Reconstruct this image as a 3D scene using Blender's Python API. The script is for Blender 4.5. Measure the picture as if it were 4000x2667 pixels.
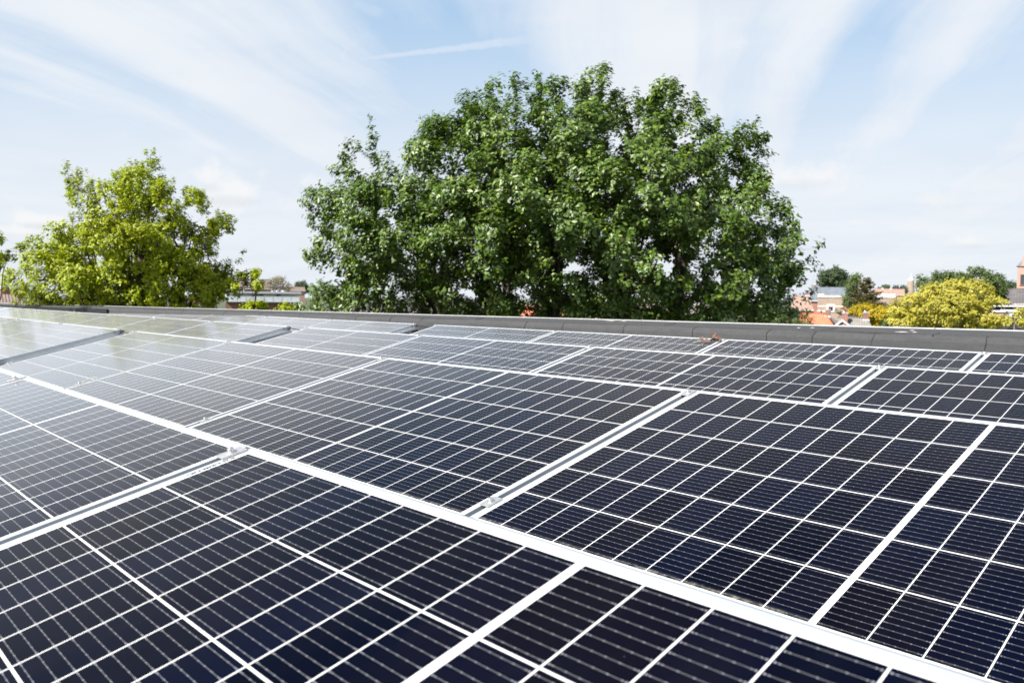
import bpy, math, random
import numpy as np
from mathutils import Vector, Matrix
R = math.radians
for o in list(bpy.data.objects): bpy.data.objects.remove(o)
scn = bpy.context.scene
col = scn.collection

# ------------------------------------------------------------------ camera
CX, CY, CZ = 1.46416, -0.7037, 0.30282
YAW, PITCH, ROLL, FPX = -0.80885, -0.05487, 0.0096, 3098.39
fwd = np.array([math.sin(YAW)*math.cos(PITCH), math.cos(YAW)*math.cos(PITCH), math.sin(PITCH)])
rgt0 = np.array([math.cos(YAW), -math.sin(YAW), 0.0]); up0 = np.cross(rgt0, fwd)
rgt = rgt0*math.cos(ROLL)+up0*math.sin(ROLL); upv = -rgt0*math.sin(ROLL)+up0*math.cos(ROLL)
CAM = np.array([CX, CY, CZ])
cam = bpy.data.cameras.new('camera'); camo = bpy.data.objects.new('camera', cam); col.objects.link(camo)
cam.sensor_width = 36; cam.lens = FPX/4000*36
cam.clip_start = 0.02; cam.clip_end = 6000
camo.matrix_world = Matrix(((rgt[0], upv[0], -fwd[0], CX), (rgt[1], upv[1], -fwd[1], CY), (rgt[2], upv[2], -fwd[2], CZ), (0, 0, 0, 1)))
cam.dof.use_dof = True; cam.dof.focus_distance = 2.6; cam.dof.aperture_fstop = 7.0
scn.camera = camo
scn.render.resolution_x, scn.render.resolution_y = 1024, 682

def ray(x, y):
    d = fwd+rgt*(x-2000)/FPX-upv*(y-1333.5)/FPX
    return d
def at(x, y, D):
    """point seen at photo pixel (x, y) at horizontal distance D metres"""
    d = ray(x, y); return CAM+d*D/math.hypot(d[0], d[1])
def dirv(x, y):
    d = ray(x, y); return d/np.linalg.norm(d)

# ------------------------------------------------------------------ sun, sky, exposure
SAZ, SEL = R(7), R(43)           # sun: south, a little west (rows face south = -y)
sdir = Vector((-math.sin(SAZ)*math.cos(SEL), -math.cos(SAZ)*math.cos(SEL), math.sin(SEL)))
sl = bpy.data.lights.new('sun', 'SUN'); sl.energy = 4.6; sl.angle = R(0.53); sl.color = (1, .955, .88)
so = bpy.data.objects.new('sun', sl); col.objects.link(so)
so.rotation_euler = sdir.to_track_quat('Z', 'Y').to_euler(); so.location = (0, 0, 60)

class NT:
    """tiny node-tree helper"""
    def __init__(s, nt): s.nt = nt; s.n = nt.nodes; s.l = nt.links
    def new(s, t, **k):
        n = s.n.new(t)
        for a, b in k.items(): setattr(n, a, b)
        return n
    def put(s, sock, v):
        if isinstance(v, bpy.types.NodeSocket): s.l.new(v, sock)
        elif v is not None:
            try: sock.default_value = v
            except Exception:
                sock.default_value = (v, v, v) if len(sock.default_value) == 3 else (v, v, v, 1)
    def m(s, op, a, b=None, c=None, clamp=False):
        n = s.new('ShaderNodeMath', operation=op, use_clamp=clamp)
        s.put(n.inputs[0], a); s.put(n.inputs[1], b)
        if c is not None: s.put(n.inputs[2], c)
        return n.outputs[0]
    def v(s, op, a, b=None):
        n = s.new('ShaderNodeVectorMath', operation=op)
        s.put(n.inputs[0], a)
        if b is not None: s.put(n.inputs[1], b)
        return n.outputs['Value'] if op in ('DOT_PRODUCT', 'LENGTH', 'DISTANCE') else n.outputs[0]
    def mix(s, f, a, b, blend='MIX'):
        n = s.new('ShaderNodeMix', data_type='RGBA', blend_type=blend)
        s.put(n.inputs[0], f)
        for i, q in ((6, a), (7, b)):
            if isinstance(q, tuple) and len(q) == 3: q = q+(1,)
            s.put(n.inputs[i], q)
        return n.outputs[2]
    def noise(s, vec, scale, detail=4, rough=.55, dist=0):
        n = s.new('ShaderNodeTexNoise')
        s.put(n.inputs['Vector'], vec); n.inputs['Scale'].default_value = scale; n.inputs['Detail'].default_value = detail
        n.inputs['Roughness'].default_value = rough; n.inputs['Distortion'].default_value = dist
        return n.outputs[0]
    def ramp(s, f, a, b, c0=0., c1=1.):
        n = s.new('ShaderNodeMapRange', interpolation_type='SMOOTHSTEP')
        s.put(n.inputs[0], f)
        for i, q in enumerate((a, b, c0, c1)): n.inputs[i+1].default_value = q
        return n.outputs[0]
    def comb(s, x, y, z):
        n = s.new('ShaderNodeCombineXYZ')
        for i, q in enumerate((x, y, z)): s.put(n.inputs[i], q)
        return n.outputs[0]
    def sep(s, v):
        n = s.new('ShaderNodeSeparateXYZ'); s.put(n.inputs[0], v); return n.outputs

w = bpy.data.worlds.new('World'); scn.world = w; w.use_nodes = True
T = NT(w.node_tree); T.n.clear()
out = T.new('ShaderNodeOutputWorld'); bg = T.new('ShaderNodeBackground')
sky = T.new('ShaderNodeTexSky', sky_type='NISHITA'); sky.sun_disc = False
sky.sun_elevation = SEL; sky.sun_rotation = math.atan2(sdir.x, sdir.y); sky.air_density = 1.0; sky.dust_density = 1.6; sky.ozone_density = 1.2
D = T.new('ShaderNodeTexCoord').outputs['Generated']
dx, dy, dz = T.sep(D)
# high cirrus bands: direction projected on a layer; long axis towards one vanishing azimuth
vx = dirv(2720, 1163); az = math.atan2(vx[0], vx[1])
den = T.m('ADD', T.m('MAXIMUM', dz, 0.0), 0.10)
al = T.m('DIVIDE', T.m('ADD', T.m('MULTIPLY', dx, math.sin(az)), T.m('MULTIPLY', dy, math.cos(az))), den)
ac = T.m('DIVIDE', T.m('SUBTRACT', T.m('MULTIPLY', dx, math.cos(az)), T.m('MULTIPLY', dy, math.sin(az))), den)
P2 = T.comb(ac, al, 0.0)
wob = T.noise(P2, .55, 3)
ac2 = T.m('ADD', ac, T.m('MULTIPLY', T.m('SUBTRACT', wob, .5), .7))
band = T.noise(T.comb(T.m('MULTIPLY', ac2, 1.55), T.m('MULTIPLY', al, .16), 3.7), 1.0, 3, .5)
fine = T.noise(T.comb(T.m('MULTIPLY', ac2, 7.5), T.m('MULTIPLY', al, .55), 1.2), 1.0, 6, .6)
soft = T.noise(P2, 1.3, 5, .6)
cov = T.m('ADD', T.m('MULTIPLY', band, 1.0), T.m('MULTIPLY', T.m('SUBTRACT', fine, .5), .50))
cov = T.m('ADD', cov, T.m('MULTIPLY', T.m('SUBTRACT', soft, .5), .50))
rm = T.new('ShaderNodeValToRGB'); rm.color_ramp.interpolation = 'B_SPLINE'
T.l.new(T.m('DIVIDE', T.m('ADD', T.m('ADD', ac, T.m('MULTIPLY', T.m('SUBTRACT', wob, .5), .16)), 3.0), 6.0, clamp=True), rm.inputs[0])
def acpx(x, y=200):
    d_ = dirv(x, y); return ((d_[0]*math.cos(az)-d_[1]*math.sin(az))/(d_[2]+.10)+3)/6
prof_ = [(-900, .35), (-400, .7), (0, .50), (170, .18), (380, .45), (620, 1.0), (820, .85), (1050, .6), (1250, .62), (1420, .22), (1600, .03), (1780, .08), (1950, .45), (2150, .72), (2400, .95), (2650, 1.0), (2705, 1.0), (2730, .62), (2900, .55), (3080, .80), (3200, .85), (3290, .35), (3380, .12), (3480, .55), (3650, .95), (3780, .70), (3880, .30), (4000, .45), (4300, .8)]
el_ = rm.color_ramp.elements
while len(el_) < len(prof_): el_.new(.5)
for i_, (x_, v_) in enumerate(prof_): el_[i_].position = min(1, max(0, acpx(x_))); el_[i_].color = (v_, v_, v_, 1)
cov = T.m('ADD', T.m('MULTIPLY', rm.outputs[0], .40), T.m('MULTIPLY', cov, .62))
cir = T.ramp(cov, .22, .72)
low = T.ramp(dz, .40, .08)
cir = T.m('MAXIMUM', cir, T.m('MULTIPLY', low, .93))
cir = T.m('ADD', T.m('MULTIPLY', cir, .93), .03)
# small low cumulus puffs
def blob(px, py, rx, ry, pw=1.0, seed=0.0):
    c = dirv(px, py); r = np.array([c[1], -c[0], 0]); r /= np.linalg.norm(r); u = np.cross(r, c)
    a_ = T.m('DIVIDE', T.v('DOT_PRODUCT', D, tuple(r)), rx/FPX); b_ = T.m('DIVIDE', T.v('DOT_PRODUCT', D, tuple(u)), ry/FPX)
    d2 = T.m('ADD', T.m('MULTIPLY', a_, a_), T.m('MULTIPLY', b_, b_))
    f = T.m('GREATER_THAN', T.v('DOT_PRODUCT', D, tuple(c)), 0.5)
    g = T.m('POWER', 2.718, T.m('MULTIPLY', d2, -1.0))
    return T.m('MULTIPLY', T.m('MULTIPLY', g, f), pw), b_
pn = T.noise(D, 26, 6, .62); pn2 = T.noise(D, 9, 4, .6)
puff = None; shade = None
for (px, py, rx, ry, pw) in ((890, 745, 150, 62, 1.), (820, 700, 60, 55, .9), (170, 862, 95, 30, 1.), (60, 900, 120, 26, .8), (1215, 720, 70, 40, .8),
                             (3150, 680, 190, 60, .75), (3600, 780, 130, 30, .45), (3790, 940, 80, 30, .9), (3350, 865, 70, 14, .5), (3900, 830, 110, 18, .4),
                             (1000, 800, 210, 38, .5), (3520, 930, 70, 14, .4), (2420, 1090, 300, 40, .6)):
    g, bb = blob(px, py, rx, ry, pw)
    puff = g if puff is None else T.m('MAXIMUM', puff, g)
    sh = T.m('MULTIPLY', g, T.ramp(bb, .25, -.9))
    shade = sh if shade is None else T.m('MAXIMUM', shade, sh)
puffm = T.ramp(T.m('ADD', T.m('MULTIPLY', puff, .9), T.m('MULTIPLY', T.m('SUBTRACT', pn, .5), 1.9)), .22, .85)
shm = T.ramp(T.m('ADD', shade, T.m('MULTIPLY', T.m('SUBTRACT', pn2, .5), .5)), .18, .75)
# a fading aeroplane trail, feathery
def streak(p, q, wid, wgrow):
    A = dirv(*p); B = dirv(*q); n = np.cross(A, B); n /= np.linalg.norm(n); t = (B-A); L = float(t@t)
    s_ = T.m('DIVIDE', T.m('SUBTRACT', T.v('DOT_PRODUCT', D, tuple(t)), float(A@t)), L)
    wd = T.m('ADD', wid/FPX, T.m('MULTIPLY', T.m('MAXIMUM', s_, 0.0), wgrow/FPX))
    e = T.m('DIVIDE', T.m('ABSOLUTE', T.v('DOT_PRODUCT', D, tuple(n))), wd)
    e = T.m('ADD', e, T.m('MULTIPLY', T.m('SUBTRACT', T.noise(D, 85, 5, .7), .5), 1.5))
    return T.m('MULTIPLY', T.ramp(e, 1.25, .3), T.m('MULTIPLY', T.ramp(s_, -.02, .25), T.ramp(s_, 1.05, .7)))
tr = T.m('MAXIMUM', streak((1375, 236), (2120, 150), 6, 13), T.m('MULTIPLY', streak((1370, 5), (1510, 66), 16, 6), .45))
tr = T.m('MULTIPLY', tr, .40)
nish = T.v('SCALE', sky.outputs[0]); T.n[-1].inputs['Scale'].default_value = 1.0
SK = .12
KX = 2**-.95
white = (0.89*KX/SK, .92*KX/SK, .96*KX/SK)
wtint = T.mix(T.m('MULTIPLY', T.ramp(T.noise(P2, .9, 4), .35, .7), .5), white, (.74*KX/SK, .80*KX/SK, .895*KX/SK))
c0 = T.mix(cir, T.mix(.8, nish, (.37*KX/SK, .585*KX/SK, .83*KX/SK)), wtint)
c0 = T.mix(tr, c0, (.86*KX/SK, .90*KX/SK, .96*KX/SK))
c0 = T.mix(T.m('MULTIPLY', puffm, .9), c0, (.93*KX/SK, .94*KX/SK, .955*KX/SK))
c0 = T.mix(T.m('MULTIPLY', shm, .38), c0, (.60*KX/SK, .645*KX/SK, .70*KX/SK))
c0 = T.mix(T.ramp(dz, .50, .80), c0, T.mix(.75, nish, (.04*KX/SK, .075*KX/SK, .17*KX/SK)))
T.l.new(c0, bg.inputs[0]); bg.inputs[1].default_value = SK
T.l.new(bg.outputs[0], out.inputs[0])
scn.view_settings.view_transform = 'Standard'; scn.view_settings.look = 'None'; scn.view_settings.gamma = 1
scn.view_settings.exposure = 0.95
scn.render.engine = 'CYCLES'
scn.cycles.max_bounces = 7; scn.cycles.diffuse_bounces = 3; scn.cycles.glossy_bounces = 3; scn.cycles.transmission_bounces = 3
scn.cycles.caustics_reflective = False; scn.cycles.caustics_refractive = False

# ------------------------------------------------------------------ helpers
def tag(o, label=None, cat=None, group=None, kind=None):
    if label: o['label'] = label
    if cat: o['category'] = cat
    if group: o['group'] = group
    if kind: o['kind'] = kind
    return o
def empty(name, loc=(0, 0, 0), rot=(0, 0, 0)):
    o = bpy.data.objects.new(name, None); o.empty_display_size = .2
    o.location = loc; o.rotation_euler = rot; col.objects.link(o); return o
def meshobj(name, verts, faces, mat, parent=None, smooth=False):
    me = bpy.data.meshes.new(name); me.from_pydata([tuple(map(float, v)) for v in verts], [], faces); me.update()
    o = bpy.data.objects.new(name, me); col.objects.link(o)
    if mat: me.materials.append(mat)
    if smooth: me.polygons.foreach_set('use_smooth', [True]*len(me.polygons))
    if parent: o.parent = parent
    return o
class MB:
    def __init__(s): s.v = []; s.f = []
    def add(s, vs, fs):
        n = len(s.v); s.v += [tuple(map(float, q)) for q in vs]; s.f += [tuple(i+n for i in f) for f in fs]; return s
    def box(s, x0, x1, y0, y1, z0, z1, M=None):
        vs = [(x, y, z) for z in (z0, z1) for y in (y0, y1) for x in (x0, x1)]
        if M is not None: vs = [tuple(M @ Vector(q)) for q in vs]
        return s.add(vs, [(0, 2, 3, 1), (4, 5, 7, 6), (0, 1, 5, 4), (2, 6, 7, 3), (0, 4, 6, 2), (1, 3, 7, 5)])
    def prism(s, prof, y0, y1, axis='y'):
        """prof: list of (a, z); extruded along the other axis"""
        n = len(prof)
        f = (lambda a, z, t: (a, t, z)) if axis == 'y' else (lambda a, z, t: (t, a, z))
        vs = [f(a, z, y0) for a, z in prof]+[f(a, z, y1) for a, z in prof]
        fs = [tuple(range(n-1, -1, -1)), tuple(range(n, 2*n))]+[(i, (i+1) % n, (i+1) % n+n, i+n) for i in range(n)]
        return s.add(vs, fs)
    def tube(s, pts, rad, n=6, cap=True):
        pts = [Vector(tuple(map(float, p))) for p in pts]
        if not hasattr(rad, '__len__'): rad = [rad]*len(pts)
        rings = []; base = len(s.v); prev = None
        for i, p in enumerate(pts):
            t = (pts[min(i+1, len(pts)-1)]-pts[max(i-1, 0)])
            t = t.normalized() if t.length > 1e-9 else Vector((0, 0, 1))
            a = prev if prev is not None else (Vector((1, 0, 0)) if abs(t.x) < .8 else Vector((0, 1, 0)))
            a = (a-t*a.dot(t)).normalized(); prev = a; b = t.cross(a)
            for k in range(n):
                q = p+(a*math.cos(2*math.pi*k/n)+b*math.sin(2*math.pi*k/n))*rad[i]
                s.v.append(tuple(q))
        for i in range(len(pts)-1):
            for k in range(n):
                a0 = base+i*n+k; a1 = base+i*n+(k+1) % n
                s.f.append((a0, a1, a1+n, a0+n))
        if cap:
            s.f.append(tuple(base+k for k in range(n-1, -1, -1))); s.f.append(tuple(base+(len(pts)-1)*n+k for k in range(n)))
        return s
    def build(s, name, mat, parent=None, smooth=False, bevel=0):
        o = meshobj(name, s.v, s.f, mat, parent, smooth)
        if bevel:
            b = o.modifiers.new('bevel', 'BEVEL'); b.width = bevel; b.segments = 2; b.limit_method = 'ANGLE'
        return o
def children(o): return [c for c in bpy.data.objects if c.parent == o]
def copy_tree(o, loc, kids):
    r = o.copy(); col.objects.link(r); r.location = loc
    for c in kids:
        d = c[0].copy(); col.objects.link(d); d.parent = r
        for g in c[1]:
            e = g.copy(); col.objects.link(e); e.parent = d
    return r

def mat(name, base=(.5, .5, .5), rough=.6, metal=0., spec=.5, build=None):
    m = bpy.data.materials.new(name); m.use_nodes = True
    N = NT(m.node_tree); p = N.n['Principled BSDF']
    p.inputs['Base Color'].default_value = tuple(base)+(1,); p.inputs['Roughness'].default_value = rough
    p.inputs['Metallic'].default_value = metal; p.inputs['Specular IOR Level'].default_value = spec
    if build: build(N, p)
    return m
def mottled(name, a, b, scale=3., rough=.7, bump=.0, bscale=40., coord='Object', metal=0., spec=.4, lo=.35, hi=.65, stretch=(1, 1, 1)):
    def f(N, p):
        c = N.new('ShaderNodeTexCoord').outputs[coord]
        if stretch != (1, 1, 1): c = N.v('MULTIPLY', c, stretch)
        n = N.noise(c, scale, 6, .6)
        N.l.new(N.mix(N.ramp(n, lo, hi), a, b), p.inputs['Base Color'])
        if bump:
            bn = N.new('ShaderNodeBump'); bn.inputs['Strength'].default_value = bump; bn.inputs['Distance'].default_value = .02
            N.l.new(N.noise(c, bscale, 4), bn.inputs['Height']); N.l.new(bn.outputs[0], p.inputs['Normal'])
    return mat(name, a, rough, metal, spec, f)

# ------------------------------------------------------------------ panel numbers
TH, PITCHR = .23909, 1.57139
PL, PLEN, PW = 1.7898, 1.7698, 1.040      # step along the row, panel length, panel width
MX, MY, CA, CB, GC = .0209, .016, .08582, .168, .0133
GRD = -8.2

# ------------------------------------------------------------------ materials: panels
def cellmat(N, p):
    out_ = N.n['Material Output']
    c = N.new('ShaderNodeTexCoord').outputs['Object']
    x, y, _ = N.sep(c)
    rnd = N.new('ShaderNodeObjectInfo').outputs['Random']
    xc = N.m('SUBTRACT', x, MX); yc = N.m('SUBTRACT', y, MY)
    half = N.m('GREATER_THAN', xc, 10*CA+GC/2-.001)
    xs = N.m('SUBTRACT', xc, N.m('MULTIPLY', half, GC-.002))
    fx = N.m('FRACT', N.m('DIVIDE', xs, CA)); fy = N.m('FRACT', N.m('DIVIDE', yc, CB))
    ex = N.m('MULTIPLY', N.m('SUBTRACT', .5, N.m('ABSOLUTE', N.m('SUBTRACT', fx, .5))), CA)    # metres to the nearest cell edge
    ey = N.m('MULTIPLY', N.m('SUBTRACT', .5, N.m('ABSOLUTE', N.m('SUBTRACT', fy, .5))), CB)
    gx = N.m('LESS_THAN', ex, .00115); gy = N.m('LESS_THAN', ey, .00165)
    mid = N.m('LESS_THAN', N.m('ABSOLUTE', N.m('SUBTRACT', xc, 10*CA+GC/2-.001)), GC/2)
    outx = N.m('GREATER_THAN', N.m('ABSOLUTE', N.m('SUBTRACT', xc, 10*CA+GC/2-.001)), 10*CA+GC/2-.001)
    outy = N.m('GREATER_THAN', N.m('ABSOLUTE', N.m('SUBTRACT', yc, 3*CB)), 3*CB-.001)
    white = N.m('MAXIMUM', N.m('MAXIMUM', gx, gy), N.m('MAXIMUM', mid, N.m('MAXIMUM', outx, outy)))
    # printed ribbon in the middle gap
    strip = N.m('LESS_THAN', N.m('ABSOLUTE', N.m('SUBTRACT', xc, 10*CA+GC/2-.001)), .0032)
    dash = N.m('MULTIPLY', N.m('MULTIPLY', strip, N.m('GREATER_THAN', ey, .010)), 1.0)
    # nine wires per cell, soldered at pads
    bw = CB/9
    fb = N.m('FRACT', N.m('DIVIDE', yc, bw)); eb = N.m('MULTIPLY', N.m('ABSOLUTE', N.m('SUBTRACT', fb, .5)), bw)
    wire = N.m('MULTIPLY', N.m('LESS_THAN', eb, .00036), N.m('GREATER_THAN', ex, .003))
    fp = N.m('FRACT', N.m('MULTIPLY', fx, 5.0)); ep = N.m('MULTIPLY', N.m('ABSOLUTE', N.m('SUBTRACT', fp, .5)), CA/5)
    pad = N.m('MULTIPLY', N.m('LESS_THAN', eb, .0008), N.m('LESS_THAN', ep, .0008))
    pad2 = N.m('MULTIPLY', N.m('LESS_THAN', eb, .0012), N.m('LESS_THAN', N.m('ABSOLUTE', N.m('SUBTRACT', ex, .0040)), .0009))
    notw = N.m('SUBTRACT', 1.0, white)
    # slight cell-to-cell shade
    cid = N.comb(N.m('FLOOR', N.m('DIVIDE', xs, CA)), N.m('FLOOR', N.m('DIVIDE', yc, CB)), rnd)
    wn = N.new('ShaderNodeTexWhiteNoise'); N.l.new(cid, wn.inputs[0])
    cell = N.mix(wn.outputs[0], (.0008, .0016, .0065), (.0022, .0037, .0135))
    sm = N.noise(N.v('ADD', c, N.comb(N.m('MULTIPLY', rnd, 37.0), 0, 0)), 1.6, 2)
    cell = N.mix(N.m('MULTIPLY', N.ramp(sm, .45, .7), .38), cell, (.0065, .0045, .0042))
    colr = N.mix(N.m('MULTIPLY', wire, .85), cell, (.19, .195, .21))
    colr = N.mix(N.m('MAXIMUM', pad, pad2), colr, (.27, .28, .31))
    colr = N.mix(white, colr, (.80, .80, .80))
    colr = N.mix(N.m('MULTIPLY', dash, N.m('LESS_THAN', N.m('FRACT', N.m('MULTIPLY', y, 110.0)), .72)), colr, (.36, .39, .42))
    # dust film, thicker along the low edge, and a few dried drops
    dn = N.noise(c, 55, 5, .7); dl = N.m('MULTIPLY', N.ramp(y, .034, .012), N.ramp(N.noise(N.v('ADD', c, N.comb(N.m('MULTIPLY', rnd, 17.0), 0, 0)), 2.2, 2), .42, .62))
    dust = N.m('MULTIPLY', dl, N.ramp(dn, .35, .75))
    speck = N.ramp(N.noise(N.v('ADD', c, N.comb(rnd, rnd, 0)), 210, 2, .5), .80, .82)
    film = N.m('MULTIPLY', N.ramp(N.noise(N.v('MULTIPLY', c, (3, 1, 1)), 4, 6, .6), .4, .75), .003)
    smudge = N.m('MULTIPLY', N.ramp(N.noise(N.v('ADD', c, N.comb(N.m('MULTIPLY', rnd, 91.0), 0, 0)), 7.0, 7, .75), .68, .82), .07)
    dust = N.m('ADD', N.m('ADD', N.m('MULTIPLY', dust, .60), N.m('MULTIPLY', speck, .22)), N.m('ADD', film, smudge), clamp=True)
    colr = N.mix(dust, colr, (.62, .60, .52))
    N.l.new(colr, p.inputs['Base Color'])
    N.l.new(N.m('ADD', .085, N.m('MULTIPLY', dust, .5)), p.inputs['Roughness'])
    p.inputs['Specular IOR Level'].default_value = 0.0
    b = N.new('ShaderNodeBump'); b.inputs['Strength'].default_value = .35; b.inputs['Distance'].default_value = .0006
    N.l.new(N.noise(c, 5.0, 2), b.inputs['Height'])
    N.l.new(b.outputs[0], p.inputs['Normal'])
    gl = N.new('ShaderNodeBsdfGlossy'); N.l.new(b.outputs[0], gl.inputs['Normal']); N.l.new(N.m('ADD', .10, N.m('MULTIPLY', dust, .5)), gl.inputs['Roughness'])
    gl.inputs[0].default_value = (.97, .98, 1, 1)
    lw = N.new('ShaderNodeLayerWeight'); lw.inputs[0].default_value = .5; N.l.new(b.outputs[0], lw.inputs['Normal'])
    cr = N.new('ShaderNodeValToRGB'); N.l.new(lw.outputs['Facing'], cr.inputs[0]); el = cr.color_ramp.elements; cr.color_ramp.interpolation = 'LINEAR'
    pts_ = [(0, .018), (.30, .008), (.45, .005), (.52, .010), (.58, .022), (.66, .055), (.72, .10), (.775, .19), (.81, .30), (.845, .44), (.895, .60), (1, .97)]
    while len(el) < len(pts_): el.new(.5)
    for i_, (q_, v_) in enumerate(pts_): el[i_].position = q_; el[i_].color = (v_, v_, v_, 1)
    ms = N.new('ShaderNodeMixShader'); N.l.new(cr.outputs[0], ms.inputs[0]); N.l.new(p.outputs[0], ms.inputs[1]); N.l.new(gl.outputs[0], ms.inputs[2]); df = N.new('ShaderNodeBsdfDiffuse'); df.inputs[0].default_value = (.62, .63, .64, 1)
    m2 = N.new('ShaderNodeMixShader'); N.l.new(N.m('MULTIPLY', N.ramp(lw.outputs['Facing'], .68, .95), .22), m2.inputs[0]); N.l.new(ms.outputs[0], m2.inputs[1]); N.l.new(df.outputs[0], m2.inputs[2]); N.l.new(m2.outputs[0], out_.inputs[0])  # milky sheen at grazing view angles, painted on as a pale diffuse layer
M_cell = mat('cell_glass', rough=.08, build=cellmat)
M_alu = mottled('anodised_aluminium', (.60, .64, .68), (.68, .71, .74), 9, .38, .05, 400, metal=.48)
M_alu2 = mottled('galvanised_steel', (.50, .51, .52), (.66, .66, .66), 30, .42, .1, 200, metal=.7)
M_plate = mottled('coated_wind_plate', (.38, .385, .38), (.45, .45, .44), 6, .45, metal=.3)
M_lip = mottled('dull_aluminium', (.17, .19, .215), (.22, .24, .26), 6, .5)
M_back = mottled('white_back_sheet', (.7, .7, .7), (.78, .78, .78), 5, .6)
M_bolt = mottled('stainless_bolt', (.55, .55, .55), (.72, .72, .72), 90, .3, metal=.8)
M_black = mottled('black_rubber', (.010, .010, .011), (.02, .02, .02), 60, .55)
M_tie = mottled('yellow_nylon', (.45, .50, .30), (.52, .52, .30), 60, .45)
M_leafdry = mottled('dried_leaf', (.09, .052, .04), (.16, .10, .08), 70, .7)
M_twig = mottled('pale_twig', (.30, .27, .15), (.42, .38, .24), 80, .7)

# ------------------------------------------------------------------ solar panels
def tilt_empty(name, loc): return empty(name, loc, (TH, 0, 0))
def row_base(r, x): return (x, r*PITCHR-PW*math.cos(TH), -PW*math.sin(TH))
ORD = ['first', 'second', 'third', 'fourth', 'fifth', 'sixth', 'seventh', 'eighth', 'ninth', 'tenth', 'eleventh', 'twelfth']
ROWN = ['nearest row', 'second row', 'third row', 'back row']

pn0 = tilt_empty('solar_panel', (0, 0, 0))
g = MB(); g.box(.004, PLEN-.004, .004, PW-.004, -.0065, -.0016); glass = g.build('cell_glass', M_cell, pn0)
FL, FH = .0115, .035
fr = MB()
prof = [(0, 0), (FL, 0), (FL, -.0012), (.0034, -.0012), (.0034, -FH+.002), (.022, -FH+.002), (.022, -FH), (0, -FH)]
def rail(flip, a, b, axis, w):
    pr = [((w-q[0]) if flip else q[0], q[1]) for q in prof]
    fr.prism(pr, a, b, axis)
rail(False, 0, PLEN, 'x', PW); rail(True, 0, PLEN, 'x', PW)
rail(False, FL+.0004, PW-FL-.0004, 'y', PLEN); rail(True, FL+.0004, PW-FL-.0004, 'y', PLEN)
frame = fr.build('frame', M_alu, pn0)
bk = MB(); bk.box(.006, PLEN-.006, .006, PW-.006, -.0085, -.0068); bk.box(.85, .92, .97, 1.0, -.024, -.0087); back = bk.build('back_sheet', M_back, pn0)
kids = [(glass, []), (frame, []), (back, [])]
panels = []
first = True
GAPR, GAPL = -3*PL-MX, -5.800
def rest(r, i, side):
    if side == 0: return
for r in range(4):
    lst = []
    for k in (1, 0, -1, -2, -3): lst.append((k*PL-MX, 'r', 2-k))
    for j in range((3, 5, 10, 12)[r]): lst.append((GAPL-(j+1)*PL+.02, 'l', j+1))
    for (x, side, n) in lst:
        if r == 0 and side == 'l': continue
        if r == 0 and x < -4: continue
        if first: o = pn0; o.location = row_base(r, x); first = False
        else: o = copy_tree(pn0, row_base(r, x), kids)
        if side == 'r':
            lab = '%s solar panel from the right end of the %s' % (ORD[n-1], ROWN[r]) if n > 1 else 'rightmost solar panel of the %s' % ROWN[r]
        else:
            lab = '%s solar panel left of the open gap in the %s' % (ORD[n-1], ROWN[r])
        tag(o, lab, 'solar panel', 'solar panels in tilted rows on the flat roof')
        panels.append(o)

for o_ in panels:
    if abs(o_.location.x+MX) < .01 and abs(o_.location.y-row_base(0, 0)[1]) < .01:
        m = MB(); rr_ = random.Random(3)
        yy = PW-.135
        while yy < PW-.045:
            w_ = rr_.choice((.002, .0035, .005)); m.box(.0128, .0170, yy, yy+w_, -.0015, -.0012); yy += w_+rr_.choice((.0012, .002, .005))
        m.build('serial_mark', M_black, o_)
# clamps in the joints
cl0 = tilt_empty('panel_clamp', (0, 0, 0))
c = MB(); c.box(-.017, .017, -.026, .026, .0006, .0042); c.box(-.0055, .0055, -.018, .018, -.03, .0006)
plate = c.build('clamp_plate', M_alu2, cl0, bevel=.0008)
def lathe(prof, n=20):
    m = MB(); vs = []; fs = []
    for (rr, z) in prof: vs += [(rr*math.cos(2*math.pi*k/n), rr*math.sin(2*math.pi*k/n), z) for k in range(n)]
    for i in range(len(prof)-1): fs += [(i*n+k, i*n+(k+1) % n, (i+1)*n+(k+1) % n, (i+1)*n+k) for k in range(n)]
    fs.append(tuple(range((len(prof)-1)*n, len(prof)*n)))
    return m.add(vs, fs)
bo = lathe([(.0105, .0042), (.0105, .0055), (.0088, .0062), (.0066, .0063), (.0066, .0125), (.0058, .0136), (.0036, .0136), (.0034, .0095)]).build('bolt', M_bolt, cl0, bevel=0)
ckids = [(plate, []), (bo, [])]
cfirst = True
def loc_on(r, x, v):
    return (x, r*PITCHR-v*math.cos(TH), -v*math.sin(TH))
for r in range(4):
    xs = [(PL-MX-.010, 'between the two rightmost panels')]
    xs += [(k*PL-MX-.010, 'between the %s and %s panels from the right' % (ORD[1-k], ORD[2-k])) for k in (0, -1, -2)]
    if r:
        xs += [(GAPL-j*PL+.010, 'between the %s and %s panels left of the gap' % (ORD[j-1], ORD[j])) for j in range(1, (3, 5, 10, 12)[r])]
        xs += [(GAPR-.006, 'right of the open gap'), (GAPL+.022, 'left of the open gap')]
    for (x, w_) in xs:
        if r == 0 and x < -4.5: continue
        for (v, e) in ((.036, 'upper'), (.945, 'lower')):
            l = loc_on(r, x, v)
            if cfirst: o = cl0; o.location = l; cfirst = False
            else: o = copy_tree(cl0, l, ckids)
            tag(o, '%s metal clamp %s, %s' % (e, w_, ['nearest row', 'second row', 'third row', 'back row'][r]), 'clamp', 'bolted clamps holding the panels')

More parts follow.
